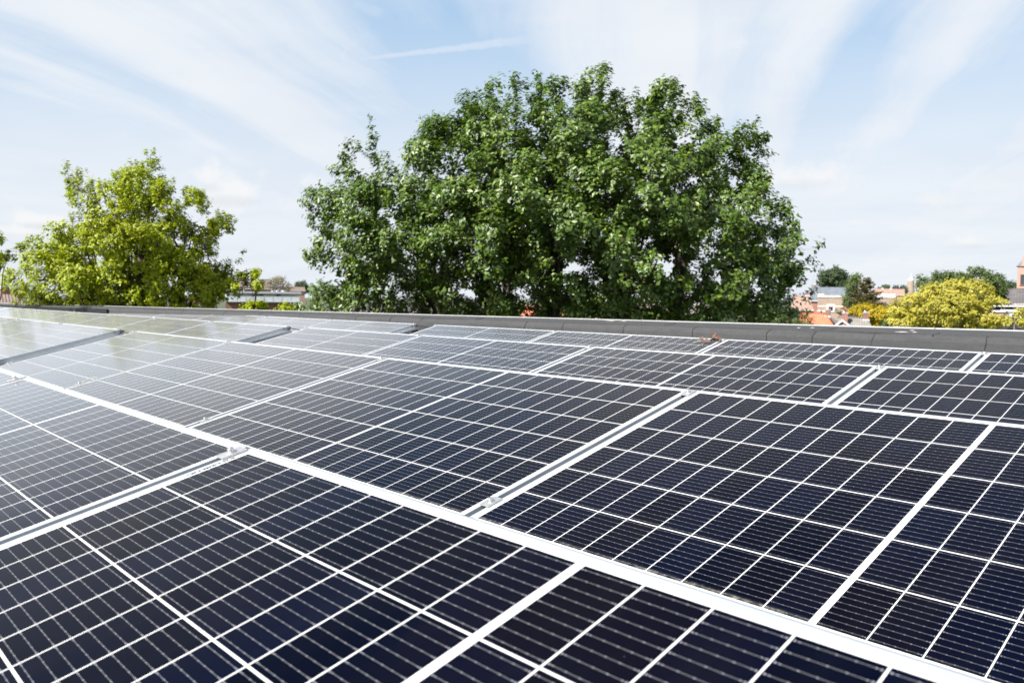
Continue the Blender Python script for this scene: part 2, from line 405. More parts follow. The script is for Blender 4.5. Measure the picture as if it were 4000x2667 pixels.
# sloping support rails under every joint, wind plates behind the rows
sr0 = tilt_empty('support_rail', (0, 0, 0))
m = MB(); m.prism([(-.03, -.062), (.03, -.062), (.03, -.0365), (.012, -.0365), (.012, -.046), (-.012, -.046), (-.012, -.0365), (-.03, -.0365)], .0, PW, 'y')
ch = m.build('channel', M_alu, sr0)
m = MB(); m.box(-.018, .018, .90, .94, -.36, -.0625); ft = m.build('foot', M_alu2, sr0)
m = MB(); m.box(-.018, .018, .10, .14, -.16, -.0625); ft2 = m.build('foot', M_alu2, sr0)
skids = [(ch, []), (ft, []), (ft2, [])]; sf = True
wd0 = empty('wind_deflector', (0, 0, 0))
m = MB(); m.add([(0, .012, -.030), (PLEN, .012, -.030), (PLEN, .014, -.038), (0, .014, -.038), (0, .20, -.345), (PLEN, .20, -.345), (PLEN, .196, -.347), (0, .196, -.347)],
                [(0, 1, 5, 4), (3, 7, 6, 2), (0, 3, 2, 1), (0, 4, 7, 3), (1, 2, 6, 5), (4, 5, 6, 7)])
wp = m.build('sloping_sheet', M_plate, wd0)
m = MB(); m.add([(0, .0015, -.004), (PLEN, .0015, -.004), (PLEN, .034, -.0135), (0, .034, -.0135), (0, .0118, -.0295), (PLEN, .0118, -.0295)], [(0, 1, 2, 3), (3, 2, 5, 4), (0, 4, 5, 1), (0, 3, 4), (1, 5, 2)]); wl = m.build('top_lip', M_lip, wd0)
m = MB(); m.box(0, PLEN, .2005, .24, -.3475, -.3435); wf = m.build('foot_flange', M_plate, wd0)
wkids = [(wp, []), (wf, []), (wl, [])]; wfst = True
for r in range(4):
    xs = [(1+1)*PL-MX-.01, PL-MX-.01, -MX-.01, -PL-MX-.01, -2*PL-MX-.01, GAPR+.012]
    nm = ['right end', 'between the two rightmost panels', 'between the second and third panels from the right', 'between the third and fourth panels from the right', 'between the fourth and fifth panels from the right', 'left end beside the open gap']
    if r: 
        for j in range((3, 5, 10, 12)[r]+1):
            xs.append(GAPL-j*PL+.010); nm.append('%s one left of the open gap' % ORD[j] if j < 12 else 'far left end')
    for x, n_ in zip(xs, nm):
        if r == 0 and x < -4.5: continue
        l = row_base(r, x)
        if sf: o = sr0; o.location = l; sf = False
        else: o = copy_tree(sr0, l, skids)
        tag(o, 'aluminium rail under the %s, %s' % (['nearest row', 'second row', 'third row', 'back row'][r], n_), 'rail', 'rails carrying the panels')
    for o_ in [p_ for p_ in panels if abs(p_.location.y-row_base(r, 0)[1]) < .01]:
        l = (o_.location.x, r*PITCHR, 0)
        if wfst: o = wd0; o.location = l; wfst = False
        else: o = copy_tree(wd0, l, wkids)
        tag(o, 'bent metal wind sheet behind the '+o_['label'].replace('solar ', '').replace(' from the right end of', ' from right of').replace('left of the open gap in', 'left of the gap in'), 'wind deflector', 'wind sheets behind the rows')

# triangular side plates closing the left blocks at the open gap
for r in (1, 2, 3):
    sp = empty('side_plate', (GAPR-.115, r*PITCHR, 0))
    zt = -.058
    pf = [(-PW*math.cos(TH), -.345), (-PW*math.cos(TH), -PW*math.sin(TH)+zt), (-.09, zt-.022), (.0, zt-.012), (.06, zt-.035), (.25, -.20), (.25, -.345)]
    m = MB(); m.prism(pf, -.0012, .0012, 'x'); m.build('plate', M_plate, sp)
    m = MB()
    for i in range(1, 4):
        a, b = pf[i], pf[i+1]
        m.add([(-.02, a[0], a[1]), (.002, a[0], a[1]), (.002, b[0], b[1]), (-.02, b[0], b[1]), (-.02, a[0], a[1]+.002), (.002, a[0], a[1]+.002), (.002, b[0], b[1]+.002), (-.02, b[0], b[1]+.002)],
              [(0, 3, 2, 1), (4, 5, 6, 7), (0, 1, 5, 4), (1, 2, 6, 5), (2, 3, 7, 6), (3, 0, 4, 7)])
    m.build('folded_edge', M_alu, sp)
    m = MB(); n = 8
    for k in range(n):      # star of eight dark strokes
        a = 2*math.pi*k/n; M_ = Matrix.Translation((.002, -.16, -.135)) @ Matrix.Rotation(a, 4, 'X')
        m.box(0, .0012, -.0022, .0022, .006, .022, M_)
    m.build('star_mark', M_black, sp)
    tag(sp, 'grey triangular end plate with a star mark in the gap of the %s' % ['', 'second row', 'third row', 'back row'][r], 'end plate', 'end plates in the gap between panel blocks')
    # cable loop leaving the frame of the left block
    m = MB(); y0 = r*PITCHR-.02
    m.tube([(GAPL+.015, y0, -.03), (GAPL+.07, y0+.01, -.022), (GAPR-.18, y0+.01, -.028), (GAPR-.06, y0-.03, -.05), (GAPR-.03, y0-.1, -.09)], .0042, 8)
    o = m.build('cable', M_black, smooth=True)
    tag(o, 'black cable crossing the open gap at the top of the %s' % ['', 'second row', 'third row', 'back row'][r], 'cable', 'black cables across the gap')

def tie(name, pts, label, rad=.0016):
    m = MB(); m.tube(pts, rad, 6); o = m.build(name, M_tie, smooth=True); tag(o, label, 'cable tie')
q = Vector(loc_on(1, GAPL+.02, .17)); n_ = Vector((0, -math.sin(TH), math.cos(TH)))
sl_ = Vector((0, math.cos(TH), math.sin(TH)))
tie('cable_tie', [q+n_*-.055+Vector((.006, 0, 0)), q+n_*-.01+Vector((.006, 0, 0)), q+n_*.012+sl_*.01, q+n_*.02+sl_*.04-Vector((.01, 0, 0)), q+n_*.016+sl_*.085-Vector((.005, 0, 0)), q+n_*.004+sl_*.115+Vector((.004, 0, 0))],
    'pale nylon tie looped over the panel corner left of the open gap', .002)
q = Vector(loc_on(1, -2*PL-MX-.01, .93))
tie('cable_tie', [q+Vector((.0, 0, .008)), q+sl_*.02+n_*.014, q+sl_*.05+n_*.020+Vector((.012, 0, 0)), q+sl_*.075+n_*.016+Vector((.03, 0, 0)), q+sl_*.08+n_*.004+Vector((.05, 0, 0))],
    'yellow nylon tie looped beside the lower clamp of the second row', .0018)
q = Vector(loc_on(1, GAPR-.01, .05))
tie('cable_tie', [q+n_*.004, q+n_*.016+Vector((-.012, 0, 0)), q+n_*.012+Vector((-.03, .0, 0)), q+n_*-.01+Vector((-.035, .0, 0))],
    'short yellow tie on the panel clamp right of the open gap', .002)

# dried twig with leaves lying on the back row
tw = empty('dried_twig', loc_on(3, -1.93, .10), (TH, 0, R(8)))
m = MB(); m.tube([(-.115, -.035, .004), (-.06, -.018, .010), (0, -.012, .014), (.05, .0, .012), (.10, .02, .012)], [.0035, .0032, .003, .0025, .002], 6)
m.tube([(-.06, -.018, .010), (-.04, .0, .02), (-.03, .01, .03)], .002, 5); m.build('twig', M_twig, tw, smooth=True)
def dleaf(cx_, cy_, cz_, L, W_, yaw, pit, rol, curl=.35):
    m = MB(); vs = []; fs = []; nx, ny = 7, 5
    for i in range(nx):
        t = i/(nx-1); wv = W_*math.sin(math.pi*(.06+.9*t))**.7*(1+.22*math.sin(t*17))
        for j in range(ny):
            s_ = (j/(ny-1)-.5)*2
            vs.append((t*L, s_*wv/2, curl*W_*(s_*s_)*.5+.12*L*math.sin(t*4.2)))
    for i in range(nx-1):
        for j in range(ny-1): a = i*ny+j; fs.append((a, a+ny, a+ny+1, a+1))
    M_ = Matrix.Translation((cx_, cy_, cz_)) @ Matrix.Rotation(yaw, 4, 'Z') @ Matrix.Rotation(-pit, 4, 'Y') @ Matrix.Rotation(rol, 4, 'X')
    return m.add([tuple(M_ @ Vector(v_)) for v_ in vs], fs)
for a in ((-.06, -.01, .012, .05, .035, .9, .7, .3), (-.03, -.02, .008, .08, .045, -.1, .12, .5), (.04, -.005, .010, .075, .05, .25, .25, -.4), (.06, .02, .014, .07, .05, .7, .35, .6),
          (.09, .03, .012, .05, .04, -.4, .2, 1.0), (.03, .045, .02, .07, .045, 1.3, .75, .5)):
    dleaf(*a).build('leaf', M_leafdry, tw, smooth=True)
tw.scale = (.85, .85, .85)
tag(tw, 'dried twig with curled brown leaves lying on a solar panel of the back row', 'twig')

# ------------------------------------------------------------------ the flat-roofed building under the panels
def granule(N, p):
    c = N.new('ShaderNodeTexCoord').outputs['Object']
    n1 = N.noise(c, 420, 3, .7); n2 = N.noise(c, 24, 6, .72); n3 = N.noise(N.v('MULTIPLY', c, (1, 2.2, 5)), 5, 5, .7)
    a = N.mix(N.ramp(n1, .3, .72), (.026, .027, .030), (.115, .117, .122))
    a = N.mix(N.m('MULTIPLY', N.ramp(n2, .38, .66), .45), a, (.085, .085, .085))
    a = N.mix(N.m('MULTIPLY', N.ramp(n3, .42, .68), .35), a, (.038, .039, .042))
    N.l.new(a, p.inputs['Base Color'])
    b = N.new('ShaderNodeBump'); b.inputs['Strength'].default_value = .7; b.inputs['Distance'].default_value = .003
    N.l.new(N.m('ADD', n1, N.m('MULTIPLY', n2, 1.5)), b.inputs['Height']); N.l.new(b.outputs[0], p.inputs['Normal'])
M_roof = mat('mineral_roofing_felt', rough=.9, spec=.3, build=granule)
M_seam = mottled('bitumen_seam', (.03, .025, .022), (.055, .045, .04), 30, .8)
M_trim = mottled('aluminium_trim', (.66, .67, .68), (.78, .78, .78), 8, .4, metal=.4)
M_wallb = mottled('brown_brick_wall', (.22, .13, .09), (.30, .19, .13), 8, .85, .3, 20)
bld = empty('flat_roof_building', (-11, 1, GRD))
def Bl(o):   # keep world placement under the building's Empty
    o.location = (11, -1, -GRD); return o
SL = .003
def plane_pt(x, y):
    d = ray(x, y); t = (.072+SL*CX-CZ)/(d[2]-SL*d[0]); return CAM+d*t
fp = [plane_pt(*q) for q in ((1000, 1222), (2000, 1254), (3000, 1288), (4000, 1322))]
bp = [plane_pt(*q) for q in ((10, 1186), (1000, 1207.4), (2000, 1235), (3000, 1268), (4000, 1299.7))]
def fitl(ps):
    A = np.array([[q[0], 1] for q in ps]); y = np.array([q[1] for q in ps]); return np.linalg.lstsq(A, y, rcond=None)[0]
fa, fb_ = fitl(fp); ba, bb_ = fitl(bp)
print('parapet front', fa, fb_, 'back', ba, bb_)
fa, fb_ = max(fa, 0), fb_
XL, XR = -34., 9.
def fy(x): return fa*x+fb_
def by(x): return ba*x+bb_
def zt_(x): return .072+SL*x
DECK = -.365
FPRO = [(-.012, None), (-.008, -.10), (0, -.045), (.012, -.022), (.032, -.008), (.062, 0.0)]   # offset behind the front line, height under the top
def ppt(x, k):
    o_, h = FPRO[k]
    return (x, fy(x)+o_, DECK if h is None else zt_(x)+h)
m = MB(); xs = list(np.linspace(XL, XR, 87)); prv = None
rng = np.random.RandomState(4)
for i, x in enumerate(xs):
    jit = rng.randn()*.0025
    ring = [ppt(x, k) for k in range(6)]
    ring = [(a_, b_+(jit if 0 < k < 5 else 0), c_+(jit*.6 if 2 <= k else 0)) for k, (a_, b_, c_) in enumerate(ring)]
    ring += [(x, by(x), zt_(x)-.004+.001*rng.randn()), (x, by(x)+.02, zt_(x)-.03), (x, by(x)+.02, DECK-.3), (x, fy(x), DECK-.3)]
    n0 = len(m.v); m.v += ring; k_ = len(ring)
    if i:
        for k in range(k_): m.f.append((n0-k_+k, n0-k_+(k+1) % k_, n0+(k+1) % k_, n0+k))
m.f.append(tuple(range(9, -1, -1))); m.f.append(tuple(len(m.v)-10+k for k in range(10)))
par = m.build('parapet', M_roof, bld, smooth=False); Bl(par)
import itertools
sx = []
for x in (1380, 1513, 1632, 2041, 2187, 2425, 2697, 2988, 3168, 3402, 3844):
    sx.append(plane_pt(x, 1222+(x-1000)*.0333)[0])
sx += [-8.6, -9.7, -10.8, -12.3, -13.4, -15, -16.2, 1.0, 2.2, 3.4]
for k, x in enumerate(sx):      # felt joints down the face
    m = MB(); pts = []
    for j in range(6):
        q_ = ppt(x+.006*math.sin(j*1.7+k), j); pts.append((q_[0], q_[1]-.0015, q_[2]+.001))
    pts.append((x+.03, fy(x)+.085, zt_(x)+.0015)); pts.append((x+.10, fy(x)+.10, zt_(x)+.0015))
    m.tube(pts, .0032, 5); Bl(m.build('felt_joint', M_seam, par)).location = (0, 0, 0)
m = MB(); pts = [(x, fy(x)+.085+.008*math.sin(x*3.1)+.006*math.sin(x*7.7), zt_(x)+.0005) for x in np.linspace(XL, XR, 300)]
m.tube(pts, .0036, 4); m.build('long_felt_joint', M_seam, par)
for (p1, p2) in (((2638, 1261), (2595, 1271)), ((3264, 1282), (3205, 1289)), ((3665, 1295), (3642, 1309)), ((1890, 1240), (1860, 1247))):
    a_, b_ = plane_pt(*p1), plane_pt(*p2)
    m = MB(); mid_ = (a_+b_)/2+np.array([.03, 0, 0])
    m.tube([(a_[0], a_[1], zt_(a_[0])), (mid_[0], mid_[1], zt_(mid_[0])), (b_[0], b_[1], zt_(b_[0]))], .004, 4); m.build('top_felt_joint', M_seam, par)
m = MB()
for xa, xb in zip(np.arange(XL, XR, 3.0), np.arange(XL, XR, 3.0)+2.994):
    n0 = len(m.v)
    for x in (xa, xb):
        m.v += [(x, by(x)-.012, zt_(x)-.002), (x, by(x)-.012, zt_(x)+.006), (x, by(x)+.028, zt_(x)+.006), (x, by(x)+.028, zt_(x)-.07)]
    m.f += [(n0, n0+1, n0+2, n0+3), (n0+7, n0+6, n0+5, n0+4)]+[(n0+k, n0+4+k, n0+4+(k+1) % 4, n0+(k+1) % 4) for k in range(4)]
trim = m.build('edge_trim', M_trim, par)
m = MB(); m.box(XL+.1, XR-.1, -8, fy(XR)+.3, DECK-.3, DECK); Bl(m.build('roof_deck', M_roof, bld))
m = MB(); m.box(XL+.15, XR-.15, -7.9, 5.0, GRD, DECK-.31); Bl(m.build('wall', M_wallb, bld))
m = MB(); q1 = plane_pt(30, 1190)[0]; q2 = ony = None
# black upstand strip leaning on the parapet face at the far left
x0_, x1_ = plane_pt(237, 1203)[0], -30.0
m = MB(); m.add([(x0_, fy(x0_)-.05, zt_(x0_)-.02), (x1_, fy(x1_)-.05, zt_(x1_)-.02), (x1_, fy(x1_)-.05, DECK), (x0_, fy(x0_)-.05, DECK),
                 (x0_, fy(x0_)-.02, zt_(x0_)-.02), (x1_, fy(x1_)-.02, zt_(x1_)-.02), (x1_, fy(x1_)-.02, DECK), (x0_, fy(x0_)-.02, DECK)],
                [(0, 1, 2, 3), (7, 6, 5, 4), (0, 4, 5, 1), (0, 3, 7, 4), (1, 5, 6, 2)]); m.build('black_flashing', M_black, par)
tag(bld, 'brick building whose flat grey-felt roof carries the solar panels', 'building')

# bird droppings on the parapet
M_drop = mottled('white_dropping', (.62, .60, .55), (.8, .78, .74), 60, .8)
rng = np.random.RandomState(8)
def drop(px, py, rx, ry, label):
    c_ = plane_pt(px, py); o = empty('tmp')
    bpy.data.objects.remove(o)
    n = 14; rr = 1+.28*rng.randn(n); vs = [(0, 0, .004)]+[(rx*rr[k]*math.cos(2*math.pi*k/n), ry*rr[k]*math.sin(2*math.pi*k/n), .0005) for k in range(n)]
    o = meshobj('bird_dropping', vs, [(0, 1+k, 1+(k+1) % n) for k in range(n)]+[tuple(range(n, 0, -1))], M_drop)
    o.location = (c_[0], c_[1], zt_(c_[0])+.0005); tag(o, label, 'bird dropping', 'bird droppings on the parapet top')
drop(3525, 1297, .036, .05, 'largest white bird dropping, on the parapet below the yellow tree')
drop(3563, 1291, .016, .03, 'white dropping at the parapet edge just behind the largest one')
drop(3572, 1298, .014, .03, 'white dropping on the parapet just right of the largest one')
drop(3120, 1281, .012, .03, 'pale dropping on the parapet below the orange roof')
drop(3173, 1281, .014, .03, 'pale dropping on the parapet below the grey gabled roof')
drop(1455, 1221, .03, .05, 'leftmost pale dropping, on the parapet left of the great oak')
drop(2388, 1254, .022, .06, 'long pale dropping on the parapet below the oak trunks')
drop(2436, 1255, .020, .05, 'second pale dropping on the parapet below the oak trunks')

# ------------------------------------------------------------------ trees
def leafmat(name, a, b, trans, rough=.45, spec=.5, yel=None, amt=.0, tw=.36):
    m = bpy.data.materials.new(name); m.use_nodes = True; N = NT(m.node_tree); p = N.n['Principled BSDF']; o = N.n['Material Output']
    g_ = N.new('ShaderNodeNewGeometry'); r_ = g_.outputs['Random Per Island']
    c = N.mix(r_, a, b)
    cc = N.noise(N.new('ShaderNodeTexCoord').outputs['Object'], .55, 3)
    c = N.mix(N.ramp(cc, .4, .7), c, tuple(q*.72 for q in b))
    if yel: c = N.mix(N.m('MULTIPLY', N.m('GREATER_THAN', N.m('FRACT', N.m('MULTIPLY', r_, 17.0)), 1-amt), 1.0), c, yel)
    N.l.new(c, p.inputs['Base Color']); p.inputs['Roughness'].default_value = rough; p.inputs['Specular IOR Level'].default_value = spec
    t = N.new('ShaderNodeBsdfTranslucent'); N.l.new(N.mix(.5, c, trans), t.inputs[0])
    mx = N.new('ShaderNodeMixShader'); mx.inputs[0].default_value = tw
    N.l.new(p.outputs[0], mx.inputs[1]); N.l.new(t.outputs[0], mx.inputs[2]); N.l.new(mx.outputs[0], o.inputs[0])
    return m
M_oak = leafmat('oak_leaves', (.028, .080, .006), (.150, .235, .036), (.20, .36, .01), .42, .6, (.20, .27, .02), .06, .20)
M_maple = leafmat('maple_leaves', (.21, .285, .004), (.40, .455, .008), (.62, .76, .01), .42, .4, None, .0, .28)
M_yel = leafmat('yellow_leaves', (.55, .49, .06), (.46, .44, .07), (.62, .55, .04), .5, .4)
M_gold = leafmat('golden_leaves', (.50, .38, .012), (.42, .34, .015), (.70, .55, .02), .5, .4)
M_green = leafmat('green_leaves', (.075, .12, .03), (.11, .16, .04), (.18, .26, .05), .5, .4)
M_dark = leafmat('dark_leaves', (.045, .08, .03), (.06, .10, .035), (.10, .16, .04), .5, .4)
M_con = leafmat('conifer_needles', (.15, .155, .05), (.24, .20, .075), (.12, .12, .04), .6, .3)
M_bare = leafmat('pale_buds', (.30, .26, .16), (.36, .32, .21), (.4, .36, .22), .7, .2)
M_far = leafmat('far_leaves', (.07, .105, .055), (.10, .14, .07), (.12, .18, .08), .7, .2)
M_purple = leafmat('purple_leaves', (.035, .018, .022), (.05, .03, .03), (.05, .03, .03), .7, .2)
M_bark = mottled('grey_brown_bark', (.045, .034, .026), (.11, .085, .062), 14, .9, .6, 30)
M_bark2 = mottled('pale_bark', (.12, .10, .08), (.2, .17, .14), 14, .9, .6, 30)

def leaves(name, C_, N_, L, rng, mat_, parent, ratio=.55, fold=.35):
    """one folded leaf (two triangles) per centre, lying in the plane across N_"""
    n = len(C_); L = L*(.7+.6*rng.rand(n))[:, None]
    N_ = N_/np.maximum(np.linalg.norm(N_, axis=1, keepdims=True), 1e-6)
    t = rng.randn(n, 3); t -= (t*N_).sum(1, keepdims=True)*N_; t /= np.maximum(np.linalg.norm(t, axis=1, keepdims=True), 1e-6)
    b = np.cross(N_, t)
    v = np.empty((n, 4, 3))
    v[:, 0] = C_-t*L*.5; v[:, 2] = C_+t*L*.5
    v[:, 1] = C_+b*L*ratio*.5+N_*L*fold*.25+t*L*.08; v[:, 3] = C_-b*L*ratio*.5+N_*L*fold*.25+t*L*.08
    me = bpy.data.meshes.new(name); me.vertices.add(4*n); me.vertices.foreach_set('co', v.ravel())
    idx = np.arange(n)*4
    tri = np.stack([idx, idx+1, idx+2, idx, idx+2, idx+3], 1).ravel()
    me.loops.add(6*n); me.loops.foreach_set('vertex_index', tri.astype(np.int32))
    me.polygons.add(2*n); me.polygons.foreach_set('loop_start', np.arange(0, 6*n, 3, dtype=np.int32))
    me.update(calc_edges=True); me.validate()
    me.materials.append(mat_)
    o = bpy.data.objects.new(name, me); col.objects.link(o); o.parent = parent
    return o

def inpoly(pts, poly):
    x, y = pts[:, 0], pts[:, 1]; r_ = np.zeros(len(pts), bool); n = len(poly)
    for i in range(n):
        x1, y1 = poly[i]; x2, y2 = poly[(i+1) % n]
        c_ = ((y1 > y) != (y2 > y)) & (x < (x2-x1)*(y-y1)/(y2-y1+1e-12)+x1); r_ ^= c_
    return r_
def polydist(pts, poly):
    d = np.full(len(pts), 1e9); n = len(poly)
    for i in range(n):
        a = np.array(poly[i], float); b = np.array(poly[(i+1) % n], float); ab = b-a
        t = np.clip(((pts-a)@ab)/(ab@ab+1e-12), 0, 1); q_ = a+t[:, None]*ab
        d = np.minimum(d, np.linalg.norm(pts-q_, axis=1))
    return d

def crown_tree(name, label, cat, outline, D_, base_px, leaf_mat, bark, nspray, ntip, nleaf, leafL, rspray, depth, seed, trunk_r=.2, stems=1, group=None, edge_extra=0, limbs=9, flat=1.0, holes=(), stem_px=None, twigs=True, bR=None, shoots=()):
    """outline: silhouette of the crown in photo pixels at distance D_; becomes a rounded volume of real depth made of boughs > sprays > leaves"""
    rng = np.random.RandomState(seed); bR = bR or rspray*2.1
    ox, oy = base_px; org = at(ox, oy, D_); vd = ray(ox, oy); vd = np.array([vd[0], vd[1], 0]); vd /= np.linalg.norm(vd)
    lat = np.array([vd[1], -vd[0], 0.]); s_ = D_/math.hypot(*ray(ox, oy)[:2])/FPX      # metres per photo pixel
    poly = [((x-ox)*s_, (oy-y)*s_) for x, y in outline]                               # lateral, height over base point
    P_ = np.array(poly); lo = P_.min(0); hi = P_.max(0)
    hp = [((x-ox)*s_, (oy-y)*s_, r_*s_) for x, y, r_ in holes]
    foot = np.array([org[0], org[1], GRD])
    t_ = empty(name, tuple(foot)); tag(t_, label, cat, group)
    def W(a, h, dpt): return org-foot+lat*a+np.array([0, 0, h])+vd*dpt
    q_ = lo+rng.rand(nspray*25, 2)*(hi-lo); q_ = q_[inpoly(q_, poly)]
    dd = polydist(q_, poly); dmax = dd.max()
    keep = dd > min(rspray*1.1, dmax*.45); q_ = q_[keep]; dd = dd[keep]
    Dh = depth*np.clip(dd/dmax, 0, 1)**.8
    u = rng.rand(len(q_)); sh = rng.rand(len(q_)) < .8
    dp = np.where(sh, np.where(u < .6, -1, 1)*Dh*(.8+.2*rng.rand(len(q_))), Dh*(2*rng.rand(len(q_))-1))
    cand = np.stack([q_[:, 0], q_[:, 1], dp], 1)
    bs = []
    for c_ in cand:          # boughs kept apart from each other
        if len(bs) and np.min(np.linalg.norm((np.array(bs)-c_)*[1, 1.15, 1], axis=1)) < bR*1.32: continue
        bs.append(c_)
        if len(bs) > 420: break
    bs = np.array(bs); per_b = max(3, int(round(nspray/len(bs))))
    bi = np.repeat(np.arange(len(bs)), per_b)
    v_ = rng.randn(len(bi), 3); v_ /= np.linalg.norm(v_, axis=1, keepdims=True); v_ += np.array([0, .35, 0]); v_[:, 2] += np.where(bs[bi][:, 2] < 0, -.35, .35)
    v_ /= np.linalg.norm(v_, axis=1, keepdims=True)
    br_ = bR*(.75+.5*rng.rand(len(bs)))
    sp_ = bs[bi]+v_*(br_[bi]*(.55+.45*rng.rand(len(bi))**.5))[:, None]*np.array([1, .8, 1])
    ok = inpoly(sp_[:, :2], poly); ok &= polydist(sp_[:, :2], poly) > rspray*.55
    for (hx, hy, hr) in hp: ok &= np.hypot(sp_[:, 0]-hx, sp_[:, 1]-hy) > hr+rspray*.5
    if ok.sum() < 3: ok[:] = True
    sp_ = sp_[ok]; v_ = v_[ok]
    rad = rspray*(.65+.6*rng.rand(len(sp_)))
    if edge_extra:      # small shoots along the outline
        per = []
        for i in range(len(poly)):
            a = P_[i]; b = P_[(i+1) % len(poly)]
            k = max(1, int(np.linalg.norm(b-a)/(rspray*.6)))
            for j in range(k): per.append(a+(b-a)*(j+rng.rand()*.6)/k)
        per = np.array(per); per = per[per[:, 1] > lo[1]+.5] if (per[:, 1] > lo[1]+.5).any() else per
        ctr = np.array([(lo[0]+hi[0])/2, lo[1]+(hi[1]-lo[1])*.35])
        dirn = ctr-per; dirn /= np.linalg.norm(dirn, axis=1, keepdims=True)
        per = per+dirn*(rspray*(.5+.95*rng.rand(len(per))**1.5))[:, None]; kk = (rng.rand(len(per)) < .85) & inpoly(per, poly)
        per = per[kk]; dirn = dirn[kk]
        sp_ = np.vstack([sp_, np.column_stack([per, rng.randn(len(per))*depth*.12])]); v_ = np.vstack([v_, np.column_stack([-dirn, np.full(len(per), -.2)])])
        rad = np.concatenate([rad, rspray*(.34+.26*rng.rand(len(per)))])
    for (sx_, y0_, y1_) in shoots:      # upright leading shoots
        h0 = (oy-y1_)*s_; h1 = (oy-y0_)*s_; n = max(2, int((h1-h0)/(rspray*.42))); d0 = rng.randn()*.3
        for k in range(n+1):
            f_ = k/n; sp_ = np.vstack([sp_, [(sx_-ox)*s_+rng.randn()*rspray*.16*(1.6-f_), h0+(h1-h0)*f_-rspray*.2, d0]]); v_ = np.vstack([v_, [0, 1, -.2]])
            rad = np.append(rad, rspray*(.48-.22*f_))
    S = np.array([W(a, h, d_) for a, h, d_ in sp_])
    bdir = lat[None]*v_[:, :1]+np.array([0, 0, 1.])*v_[:, 1:2]+vd[None]*v_[:, 2:3]
    cen = W((lo[0]+hi[0])/2, lo[1]+(hi[1]-lo[1])*.4, 0)
    out_ = S-cen; out_ /= np.maximum(np.linalg.norm(out_, axis=1, keepdims=True), 1e-6); out_ = out_*.35+bdir*.7+np.array([0, 0, .35]); out_ /= np.linalg.norm(out_, axis=1, keepdims=True)
    # twig tips in each spray: mostly on its outer/upper side
    nt = np.maximum(3, (ntip*(rad/rspray)**2).astype(int))
    si = np.repeat(np.arange(len(S)), nt)
    r_ = rng.randn(len(si), 3); r_ /= np.linalg.norm(r_, axis=1, keepdims=True)
    r_ += out_[si]*.45; r_ /= np.linalg.norm(r_, axis=1, keepdims=True)
    tips = S[si]+r_*(rad[si]*(.45+.6*rng.rand(len(si))**.6))[:, None]*np.array([1, 1, flat])
    tdir = r_*.6+out_[si]*.5+np.array([0, 0, .35])+.25*rng.randn(len(si), 3); tdir /= np.linalg.norm(tdir, axis=1, keepdims=True)
    li = np.repeat(np.arange(len(tips)), nleaf)
    e = rng.randn(len(li), 3); e /= np.linalg.norm(e, axis=1, keepdims=True)
    LC = tips[li]+e*leafL*(.28+.62*rng.rand(len(li)))[:, None]+tdir[li]*leafL*(rng.rand(len(li))*1.6-.8)[:, None]
    LN = e*.55+out_[si][li]*.75+np.array([-.05, -.15, .3])
    leaves('crown', LC, LN, leafL, rng, leaf_mat, t_)
    # wood
    tb = MB(); lb = MB()
    z0 = GRD-foot[2]
    stempts = stem_px or [(ox+(k-(stems-1)/2)*90, oy) for k in range(stems)]
    tops = []
    for k, (sx_, sy_) in enumerate(stempts):
        a = (sx_-ox)*s_; h = (oy-sy_)*s_; top = W(a, h+(hi[1]-lo[1])*.1, rng.randn()*.4)
        b0 = W(a*.35, 0, 0)*np.array([1, 1, 0])+np.array([0, 0, -.1])
        n = 7; pts = [b0+(top-b0)*(i/(n-1))+np.array([.06, .05, 0])*math.sin(i*1.3+k)*(0 if i == 0 else 1) for i in range(n)]
        tb.tube(pts, [trunk_r*(1-.38*i/(n-1)) for i in range(n)], 10); tops.append((pts[-1], trunk_r*.6, pts))
    # limbs: k-means-like limb ends
    L_ = S[rng.choice(len(S), min(limbs*len(tops), len(S)), replace=False)]
    L_ = cen+(L_-cen)*.62
    limbpts = []
    for e_ in L_:
        k = int(np.argmin([np.linalg.norm((t0[0]-e_)*[1, 1, .3]) for t0 in tops])); p0 = tops[k][2][rng.randint(3, 7)]; rr = tops[k][1]*.62
        n = 7; c1 = p0+(e_-p0)*.45+np.array([0, 0, -.10*np.linalg.norm(e_-p0)])
        pts = [(1-u_)**2*p0+2*u_*(1-u_)*c1+u_**2*e_+rng.randn(3)*.04 for u_ in np.linspace(0, 1, n)]
        lb.tube(pts, [rr*(1-.72*i/(n-1)) for i in range(n)], 7, cap=False); limbpts += [(p_, rr*(1-.72*i/(n-1))) for i, p_ in enumerate(pts) if i > 1]
    LP = np.array([p_[0] for p_ in limbpts]); LR = np.array([p_[1] for p_ in limbpts])
    nl = len(LP); AP = np.vstack([LP, np.zeros((len(S), 3))]); AR = np.concatenate([LR, np.zeros(len(S))])
    for c_ in np.argsort(np.min(np.linalg.norm(S[:, None]-LP[None], axis=2), axis=1)):      # each spray joins the nearest wood already grown
        d_ = np.linalg.norm(AP[:nl]-S[c_], axis=1)+np.where(AP[:nl, 2] > S[c_][2], .6, 0); k = int(np.argmin(d_)); p0 = AP[k]; e_ = S[c_]
        L0 = np.linalg.norm(e_-p0); mid_ = (p0+e_)/2+rng.randn(3)*.08*L0+np.array([0, 0, -.06*L0]); r0 = min(AR[k]*.75, .010+.016*L0); AP[nl] = e_; AR[nl] = max(r0*.55, .004); nl += 1
        lb.tube([p0, mid_, e_, e_+out_[c_]*rad[c_]*.6], [r0, r0*.7, r0*.4, r0*.15], 5, cap=False)
    if twigs:
        sel = np.arange(len(tips))[::2]
        for i in sel:
            p0 = S[si[i]]; lb.tube([p0, (p0+tips[i])/2+rng.randn(3)*.03, tips[i]], [.010*s_/.0087, .007*s_/.0087, .003], 3, cap=False)
